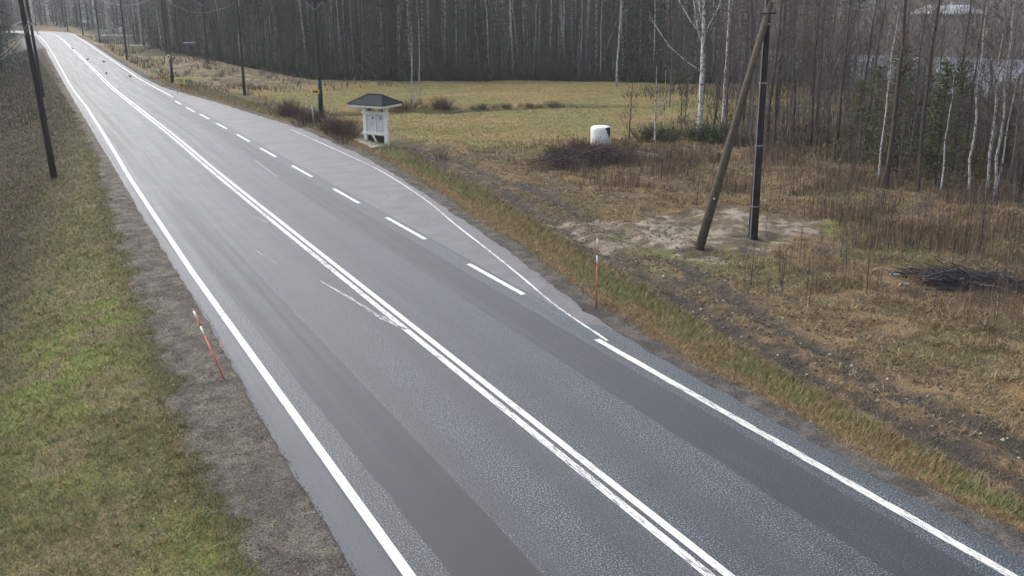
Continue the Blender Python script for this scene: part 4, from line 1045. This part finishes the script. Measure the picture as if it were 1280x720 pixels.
# ------------------------------------------------------------------ notice board with a roof
pb_ = at(471, 180); wd = 1.5; ang = R(-57); cx, cy = pb_.x, pb_.y; zb = pb_.z
print('board', wd, ang, cx, cy, zb)
o = empty('notice_board', (cx, cy, zb), 'white wooden roofed notice board standing beside the bus bay', 'notice board', None, ang)
hw = wd/2; hp = 2.2
for s_ in (-1, 1):
    mb = MB(); mb.box((s_*hw, 0, hp/2-.1), (.22, .20, hp+.2), 0, .012); mb.build('post', M['white'], o)
for z_ in (.62, 1.80):
    mb = MB(); mb.box((0, -.02, z_), (wd+.36, .23, .13), 0, .012); mb.build('rail', M['white'], o)
mb = MB(); mb.box((.03, 0, 1.21), (wd-.36, .07, 1.045), 0, .005); pn = mb.build('panel', M['white'], o)
for s_ in (-1, 1):
    mb = MB(); mb.box((.03+s_*(wd-.36)/4, -.052, 1.21), ((wd-.36)/2-.12, .03, .92), 0, .004); mb.build('poster_case', M['paper'], o)
mb = MB(); mb.box((.03, -.06, 1.21), (.09, .06, 1.04), 0, .006); mb.build('divider', M['white'], o)
for s_ in (-1, 1):
    mb = MB(); mb.box((.03+s_*(wd-.36)/4+.1, -.072, 1.52), (.10, .01, .14), 0, 0); mb.build('notice', M['shed_wall'], o)
mb = MB(); mb.box((-.02, .02, .28), (wd-.3, .05, .42), 0, .004)
mb.build('lower_panel', M['black'], o)
mb = MB(); mb.tube([(-.25, -.05, .56), (.05, -.05, .10)], .06, 4); mb.build('brace', M['white'], o)
# hipped roof, traced corners
ex_, ey_ = 1.22, .92; z0 = hp+.05
mb = MB(); mb.box((0, 0, z0), (2*ex_, 2*ey_, .13), 0, .0); mb.build('fascia', M['white'], o)
rr_ = ex_-.72; zt = z0+.60; e2 = .05
vs = [(-ex_-e2, -ey_-e2, z0+.068), (ex_+e2, -ey_-e2, z0+.068), (ex_+e2, ey_+e2, z0+.068), (-ex_-e2, ey_+e2, z0+.068), (-ex_-e2, -ey_-e2, z0+.10), (ex_+e2, -ey_-e2, z0+.10), (ex_+e2, ey_+e2, z0+.10), (-ex_-e2, ey_+e2, z0+.10), (-rr_, 0, zt), (rr_, 0, zt)]
mb = MB(); mb.add(vs, [(3, 2, 1, 0), (0, 1, 5, 4), (1, 2, 6, 5), (2, 3, 7, 6), (3, 0, 4, 7), (4, 5, 9, 8), (5, 6, 9), (6, 7, 8, 9), (7, 4, 8)]); rf = mb.build('roof', M['roof'], o)
mb = MB(); mb.tube([(-rr_-.04, 0, zt+.01), (rr_+.04, 0, zt+.01)], .035, 6)
for sx_ in (-1, 1):
    for sy_ in (-1, 1): mb.tube([(sx_*rr_, 0, zt+.01), (sx_*(ex_+e2), sy_*(ey_+e2), z0+.11)], .022, 5)
mb.build('ridge_cap', M['roof'], rf)
mb = MB(); pa, pb, pc, pd = [at(*q) for q in ((441, 175), (462, 174), (487, 183), (466, 186))]
cc_ = (pa+pb+pc+pd)/4; zs = max(gz(q.x, q.y) for q in (pa, pb, pc, pd))+.02
ring = [Vector((q.x, q.y, q.z+.07)) for q in (pa, pb, pc, pd)]
mb.add([v-cc_+Vector((0, 0, -.25)) for v in ring]+[v-cc_ for v in ring], [(0, 1, 2, 3), (7, 6, 5, 4), (0, 4, 5, 1), (1, 5, 6, 2), (2, 6, 7, 3), (3, 7, 4, 0)])
sl = mb.build('concrete_slab', M['concrete']); sl.location = cc_; tag(sl, 'pale concrete slab lying at the foot of the roofed notice board', 'slab')

# ------------------------------------------------------------------ poles and wires
def zpix(px, py, top):
    p = at(px, py); dr = ray(px, top); return HC+dr[2]*math.hypot(p.x, p.y)/math.hypot(dr[0], dr[1])-p.z
def pole(name, px, py, h, r, label, mat='pole', wrap=0.0, arm=None, group=None, lean=(0, 0), rz=0):
    p = at(px, py) if py is not None else px
    o = empty(name, (p.x, p.y, p.z), label, 'utility pole', group)
    pts = [Vector((lean[0]*q*h, lean[1]*q*h, q*h-(.3 if q == 0 else 0))) for q in (0, .25, .5, .75, 1)]
    mb = MB(); mb.tube(pts, [r*(1.08-.42*q) for q in (0, .25, .5, .75, 1)], 12); mb.build('shaft', M[mat], o, True)
    if wrap:
        mb = MB(); mb.tube([(0, 0, -.05), (lean[0]*wrap, lean[1]*wrap, wrap)], [r*1.16, r*1.10], 12); mb.build('wrap', M['black'], o, True)
    if arm:
        za, wa, ra = arm; c0 = Vector((lean[0]*za, lean[1]*za, za)); d = Vector((math.cos(ra), math.sin(ra), 0)); nrm = Vector((-d.y, d.x, 0))
        mb = MB(); mb.box(c0-nrm*(r*.9), (wa, .10, .12), ra, .01); mb.build('crossarm', M['pole'], o)
        mb = MB()
        for s_ in (-1, 1): mb.tube([c0-nrm*(r*.9+.07)+d*(s_*wa*.40), c0-nrm*(r*.8)+Vector((0, 0, -.62))], .022, 6)
        mb.build('brace', M['steel'], o)
        for s_ in (-.9, 0, .9):
            mb = MB(); mb.lathe([(.02, 0), (.02, .08), (.055, .09), (.06, .14), (.035, .18), (.05, .20), (.02, .24)], 10, c0-nrm*(r*.9)+d*(s_*wa/2)+Vector((0, 0, .06))); mb.build('insulator', M['white'], o, True)
    o['_h'] = h
    return o
pm = at(941, 298)
main = pole('utility_pole', 941, 298, 9.6, .165, 'dark upright wooden pole on the bare sand, held by a leaning strut', arm=(8.9, 1.7, .35))
mb = MB(); mb.tube([(-.17, -.05, .0), (-.16, -.05, 4.5), (-.14, -.04, 8.4)], .022, 6); mb.build('conduit', M['steel'], main)
for z_ in (1.2, 3.4, 5.6, 7.6):
    mb = MB(); mb.lathe([(.178-.012*z_/2, 0), (.178-.012*z_/2, .04)], 12, (0, 0, z_)); mb.build('band', M['steel'], main)
# leaning strut: from its own foot to the main pole
ps = at(874, 311); top = Vector((pm.x, pm.y, pm.z+8.1)) + Vector((-.05, -.12, 0))
d = top-ps; ax = Vector((ps.x, ps.y, ps.z))
o = empty('pole_strut', ax, 'brown-grey wooden strut pole leaning against the upright pole on the sand', 'pole')
mb = MB(); mb.tube([d*(-.04), d*.3, d*.65, d*1.03], [.165, .15, .13, .11], 12); mb.build('shaft', M['pole_brown'], o, True)
mb = MB(); mb.box(d*.985+Vector((.05, .06, 0)), (.42, .42, .06), .3, .01); mb.build('clamp', M['black'], o)
mb = MB(); mb.box(d*.215+Vector((-.10, -.14, 0)), (.05, .03, .06), .4, .005); mb.build('number_tag', M['white'], o)

A1 = pole('utility_pole', 402, 147, 9.2, .15, 'dark pole with crossarm and black-wrapped foot behind the yellow sign', wrap=2.7, arm=(zpix(402, 147, 1), 1.6, -.45))
A2 = pole('utility_pole', 260, 80, 9.6, .15, 'tall dark pole with crossarm standing before the forest in the clearing', arm=(zpix(260, 80, 1), 1.6, -.45))
A3 = pole('utility_pole', 170, 54, 9.5, .15, 'thin distant pole between the pale gravel lanes, right one of the pair', arm=(8.2, 1.5, -.4))
B1 = pole('utility_pole', 306, 119, 8.8, .13, 'slim dark pole in the thicket between the bay end and the clearing')
B2_ = pole('utility_pole', 216, 104, 8.8, .14, 'greyish pole with black foot standing at the low yellow barrier', mat='pole_brown', wrap=1.7)
mb = MB(); mb.box((-.16, -.10, 2.5), (.30, .03, .42), -.4, .01); mb.build('sign_plate', M['white'], B2_)
mb = MB(); mb.box((-.16, -.12, 2.5), (.12, .02, .2), -.4, .0); mb.build('sign_mark', M['black'], B2_)
B3_ = pole('utility_pole', 209, 69, 9.5, .15, 'dark pole just behind the greyish pole at the yellow barrier')
B4_ = pole('utility_pole', 159, 75, 9.0, .13, 'dark pole beside the far right edge of the road, nearest of the roadside three')
B5_ = pole('utility_pole', 125, 54, 9.0, .13, 'dark pole at the mouth of the nearer pale gravel lane', arm=(8.1, 1.1, -.3))
B6_ = pole('utility_pole', 104, 45, 9.0, .13, 'distant thin pole at the mouth of the farther gravel lane')
B7_ = pole('utility_pole', 85, 39.5, 9.0, .13, 'very distant thin pole at the outside of the road bend')
L1 = pole('utility_pole', 68, 222, 9.4, .15, 'large dark pole on the left grass bank nearest the camera', lean=(-.045, 0))
L2 = pole('utility_pole', 54, 121, 9.2, .14, 'thinner dark pole behind the large one on the left grass bank', lean=(-.028, 0))
def wire(a, b_, za, zb, sag, offs, label, mat='wire', r=.007, group=None):
    for q in offs:
        A = Vector(a.location)+Vector((q, 0, za)); B = Vector(b_.location)+Vector((q, 0, zb)); pts = []
        for i in range(17):
            u = i/16; P = A.lerp(B, u); P.z -= 4*sag*u*(1-u); pts.append(P)
        mb = MB(); mb.tube([p_-pts[0] for p_ in pts], r, 5); o = mb.build('cable', M[mat], None, True); o.location = pts[0]; tag(o, label, 'cable', group)
G1 = 'wires on the crossarm poles'
wire(main, A1, 9.3, 8.7, .15, (-.6, 0, .6), 'thin wire running from the strutted pole towards the crossarm pole', group=G1)
wire(A1, A2, 8.7, 8.7, .25, (-.6, 0, .6), 'thin wire hanging between the crossarm pole and the clearing pole', group='wires over the thicket')
wire(A2, A3, 8.7, 8.7, .4, (-.5, .5), 'thin wire hanging high over the clearing towards the far poles', group='wires over the clearing')
wire(B1, B3_, 8.0, 8.2, 1.6, (0,), 'pale sagging cable between the thicket pole and the pole behind the barrier', 'wire_pale')
wire(B3_, B5_, 8.4, 8.0, 1.6, (0, .3), 'pale cable sagging deeply over the clearing near the far road', 'wire_pale', .010, group='sagging cables near the far road')
wire(B5_, B7_, 8.3, 8.0, 1.3, (0,), 'pale cable sagging towards the road bend', 'wire_pale')
wire(L1, L2, 7.5, 7.8, 1.0, (0, .1), 'cable strung between the two poles on the left bank', 'wire_pale', .008, group='cables on the left bank')
fk = bpy.data.objects.new('x', None); fk.location = (-3.0, 4.0, -.7)
wire(L1, fk, 7.4, 8.8, 1.4, (0, .15), 'cable running from the large left pole towards the camera', 'wire', .007, group='cables towards the camera')
mb = MB()
pts = [Vector((math.sin(a)*.5-.35, -.3*math.sin(a), 7.15-.55*(1-math.cos(a)))) for a in np.linspace(-1.2, 1.6, 12)]
mb.tube(pts, .02, 6); mb.build('cable_loop', M['wire_pale'], L1, True)

# ------------------------------------------------------------------ snow poles
def snow_pole(base, tip, label, red='red', group=None):
    o = empty('marker_pole', base, label, 'marker pole', group); d = tip-Vector(base)
    segs = [(0, .62, 0), (.62, .74, 1), (.74, .86, 0), (.86, .965, 1), (.965, 1, 0)]
    for kind_, nm, mt in ((0, 'stick', red), (1, 'reflector_band', 'white')):
        for a, b_, k_ in segs:
            if k_ == kind_:
                mb = MB(); mb.tube([d*a, d*b_], [.018 if not k_ else .022]*2, 8); mb.build(nm, M[mt], o, True)
    return o
b = at(745, 387); snow_pole(b, b+Vector((.02, .02, 2.0)), 'upright orange snow pole with white bands on the right verge', 'orange')
b = at(280, 474); dr = Vector(ray(241, 386)); cpos = Vector((0, 0, HC)); best = None
for t_ in np.arange(5, 40, .02):
    P = cpos+dr*t_; e = abs((P-b).length-2.0)
    if P.z > .5 and (best is None or e < best[0]): best = (e, P)
print('left pole tip', best, b)
snow_pole(b, best[1], 'red snow pole with white bands leaning over the left gravel shoulder')
b = at(384, 152); snow_pole(b, b+Vector((0, 0, 1.5)), 'small orange marker pole in the thicket beside the yellow sign', 'orange')
b = at(325, 123); snow_pole(b, b+Vector((-.3, .1, 1.7)), 'pale leaning marker pole in the thicket near the slim dark pole', 'orange')
b = at(222, 118); snow_pole(b, b+Vector((0, 0, 1.5)), 'tiny distant marker pole before the low yellow barrier', 'orange')

# ------------------------------------------------------------------ signs, barrier, small far things
b = at(398, 150)
o = empty('road_sign', b, 'small yellow guide sign with dark lettering on a thin post beside the black-footed pole', 'sign', None, R(-18))
mb = MB(); mb.tube([(0, 0, -.1), (-.05, 0, 2.1)], .03, 8); mb.build('post', M['steel'], o, True)
mb = MB(); mb.box((-.12, -.05, 1.98), (.62, .03, .30), 0, .006); pl = mb.build('plate', M['yellow'], o)
mb = MB(); mb.box((-.06, -.07, 1.985), (.36, .008, .10), 0, 0); mb.build('lettering', M['black'], pl)
mb = MB(); mb.box((-.37, -.068, 1.98), (.08, .008, .28), 0, 0); mb.build('edge_stripe', M['white'], pl)
b = at(392, 157); mb = MB(); mb.tube([(0, 0, -.1), (0, 0, 1.25)], .05, 8); mb.lathe([(.055, 1.25), (.05, 1.29), (.01, 1.30)], 8); o = mb.build('marker_post', M['steel'], None, True); o.location = b
tag(o, 'short plain grey metal post below the yellow sign at the bay edge', 'post')
pa, pb = at(219, 106), at(255, 109); d = pb-pa; L = d.length; ang = math.atan2(d.y, d.x)
o = empty('barrier', pa, 'low weathered yellow rail barrier beside the greyish pole', 'barrier', None, ang)
for u in (0, .33, 1.0):
    mb = MB(); mb.box((u*L, 0, .25), (.1, .1, .75), 0, .01); mb.build('post', M['yellow_old'], o)
mb = MB(); mb.box((L*.5, -.06, .62), (L, .06, .2), 0, .01); mb.build('rail', M['yellow_old'], o)
mb = MB(); mb.box((L*.17, -.06, .15), (L*.36, .05, .12), 0, .01); mb.build('rail', M['yellow_old'], o)
mb = MB(); mb.tube([(L*.33, -.08, .1), (L*.0+.05, -.08, .5)], .035, 5); mb.build('brace', M['yellow_old'], o)
# small shed in the clearing
b = SHED
o = empty('shed', b, 'small blue-grey shed with a pale flat roof at the forest edge in the clearing', 'shed', None, -.4)
mb = MB(); mb.box((0, 0, .8), (1.5, 1.2, 1.75), 0, .02); mb.build('wall', M['shed_wall'], o)
mb = MB(); mb.box((0, 0, 1.74), (1.8, 1.5, .1), 0, .02); mb.build('roof', M['house_roof'], o)
mb = MB(); mb.box((.2, -.61, .72), (.6, .03, 1.3), 0, .01); mb.build('door', M['black'], o)
b = at(254, 68); mb = MB(); mb.lathe([(.22, 0), (.27, .05), (.28, .5), (.27, .55), (.285, .57), (.1, .6)], 14); o = mb.build('barrel', M['white'], None, True); o.location = b; tag(o, 'white round barrel right of the small blue-grey shed', 'barrel')
for q, (a, b_, l_) in enumerate(((133, 43, 'low pale waste bin leftmost in the far row'), (142, 42.5, 'middle grey waste bin in the far row'), (146, 42, 'blue-grey waste bin in the far row by the forest'), (151, 42.5, 'tall white waste bin rightmost in the far row'))):
    b = at(a, b_); o = empty('waste_bin', b, l_, 'waste bin', 'waste bins by the far gravel lane', -.3)
    hh = (.8, .9, 1.2, 1.3)[q]; mb = MB(); mb.lathe([(.28, 0), (.40, hh)], 4, (0, 0, 0), Matrix.Rotation(R(45), 4, 'Z')); mb.build('body', M[('steel', 'shed_wall', 'steel', 'white')[q]], o)
    mb = MB(); mb.box((0, 0, hh+.03), (.66, .66, .07), 0, .02); mb.build('lid', M[('white', 'shed_wall', 'shed_wall', 'white')[q]], o)
b = at(109, 37); o = empty('road_sign', b, 'distant pale rectangular sign on two legs beyond the far gravel lane', 'sign', None, -.2)
for s_ in (-.8, .8):
    mb = MB(); mb.tube([(s_, 0, -.1), (s_, 0, 2.3)], .05, 6); mb.build('leg', M['steel'], o)
mb = MB(); mb.box((0, -.08, 2.0), (2.0, .05, .7), 0, .01); mb.build('plate', M['white'], o)
# birds on the road
def bird(px, py, label, rz):
    b = pz(px, py, 0.002); o = empty('bird', b, label, 'bird', None, rz)
    mb = MB(); mb.tube([(-.30, 0, .17), (-.18, 0, .19), (-.10, 0, .20), (.0, 0, .215), (.10, 0, .235), (.145, 0, .275), (.17, 0, .30), (.20, 0, .305), (.225, 0, .298), (.27, 0, .285)], [.018, .035, .062, .085, .078, .045, .043, .038, .018, .004], 10)
    for s_ in (-1, 1): mb.tube([(-.01, s_*.03, .15), (.0, s_*.03, .07), (-.01, s_*.03, .004), (.045, s_*.03, .004)], [.012, .008, .008, .004], 5)
    mb.build('body', M['feather'], o, True)
bird(110, 76, 'black bird on the road, nearest to the double line', .8)
bird(130, 79, 'black bird on the far right lane, farthest up the road of the lane pair', 2.4)
bird(133, 94, 'black bird standing mid-lane, closest to the camera of the lane birds', 1.2)
bird(163, 98, 'black bird near the right edge line of the far road', 4)
bird(91, 62, 'most distant black bird, standing on the double line', 3)

# ------------------------------------------------------------------ house across the river
d = ray(1183, 24); t_ = 262/math.hypot(d[0], d[1]); hx, hy = d[0]*t_, d[1]*t_; zz = gz(hx, hy); print('house', hx, hy, zz, 'ray z', HC+d[2]*t_)
hz_ray = HC+d[2]*t_
ang = math.atan2(-CR[1], -CR[0])+R(160)+R(0)
o = empty('house', (hx, hy, zz), 'red house with a pale sheet-metal roof on the slope across the river', 'house', None, math.atan2(CR[1], CR[0])+R(8))
Hh = max(hz_ray-zz, 1)
base = hz_ray-zz-1.0
mb = MB(); mb.box((0, 0, (base+2.3)/2-.2), (12.5, 7, base+2.7), 0, 0); mb.build('wall', M['house_wall'], o)
mb = MB(); z0 = base+2.3
mb.add([(-7, -4.2, z0-.1), (7, -4.2, z0-.1), (7, 4.2, z0-.1), (-7, 4.2, z0-.1), (-7, -4.2, z0+.1), (7, -4.2, z0+.1), (7, 4.2, z0+.1), (-7, 4.2, z0+.1), (-5.6, 0, z0+1.9), (5.6, 0, z0+1.9)], [(3, 2, 1, 0), (0, 1, 5, 4), (1, 2, 6, 5), (2, 3, 7, 6), (3, 0, 4, 7), (4, 5, 9, 8), (5, 6, 9), (6, 7, 8, 9), (7, 4, 8)]); rf = mb.build('roof', M['house_roof'], o)
mb = MB(); mb.box((1.5, .6, z0+1.9), (.7, .7, 1.3), 0, .02); mb.build('chimney', M['stone'], rf)
for q in (-4.6, -2.6, .4, 3.2):
    mb = MB(); mb.box((q, -3.54, base+1.3), (1.1, .1, 1.3), 0, .01); wn = mb.build('window', M['white'], o)
    mb = MB(); mb.box((q, -3.6, base+1.3), (.9, .03, 1.1), 0, 0); mb.build('pane', M['glass'], wn)
mb = MB(); mb.box((-6.0, -3.54, base+1.0), (.5, .1, 2.2), 0, .01); mb.build('door', M['white'], o)

# ------------------------------------------------------------------ haze
mh = bpy.data.materials.new('mist'); mh.use_nodes = True; t = mh.node_tree; t.nodes.clear()
pv = nd(t, 'ShaderNodeVolumePrincipled'); pv.inputs['Color'].default_value = (.86, .92, 1.0, 1); pv.inputs['Density'].default_value = .0004; pv.inputs['Anisotropy'].default_value = 0.2
ou = nd(t, 'ShaderNodeOutputMaterial'); t.links.new(pv.outputs[0], ou.inputs['Volume'])
mb = MB(); mb.box((0, 850, 27), (3100, 2400, 66)); hz = mb.build('haze', mh); tag(hz, kind='stuff')
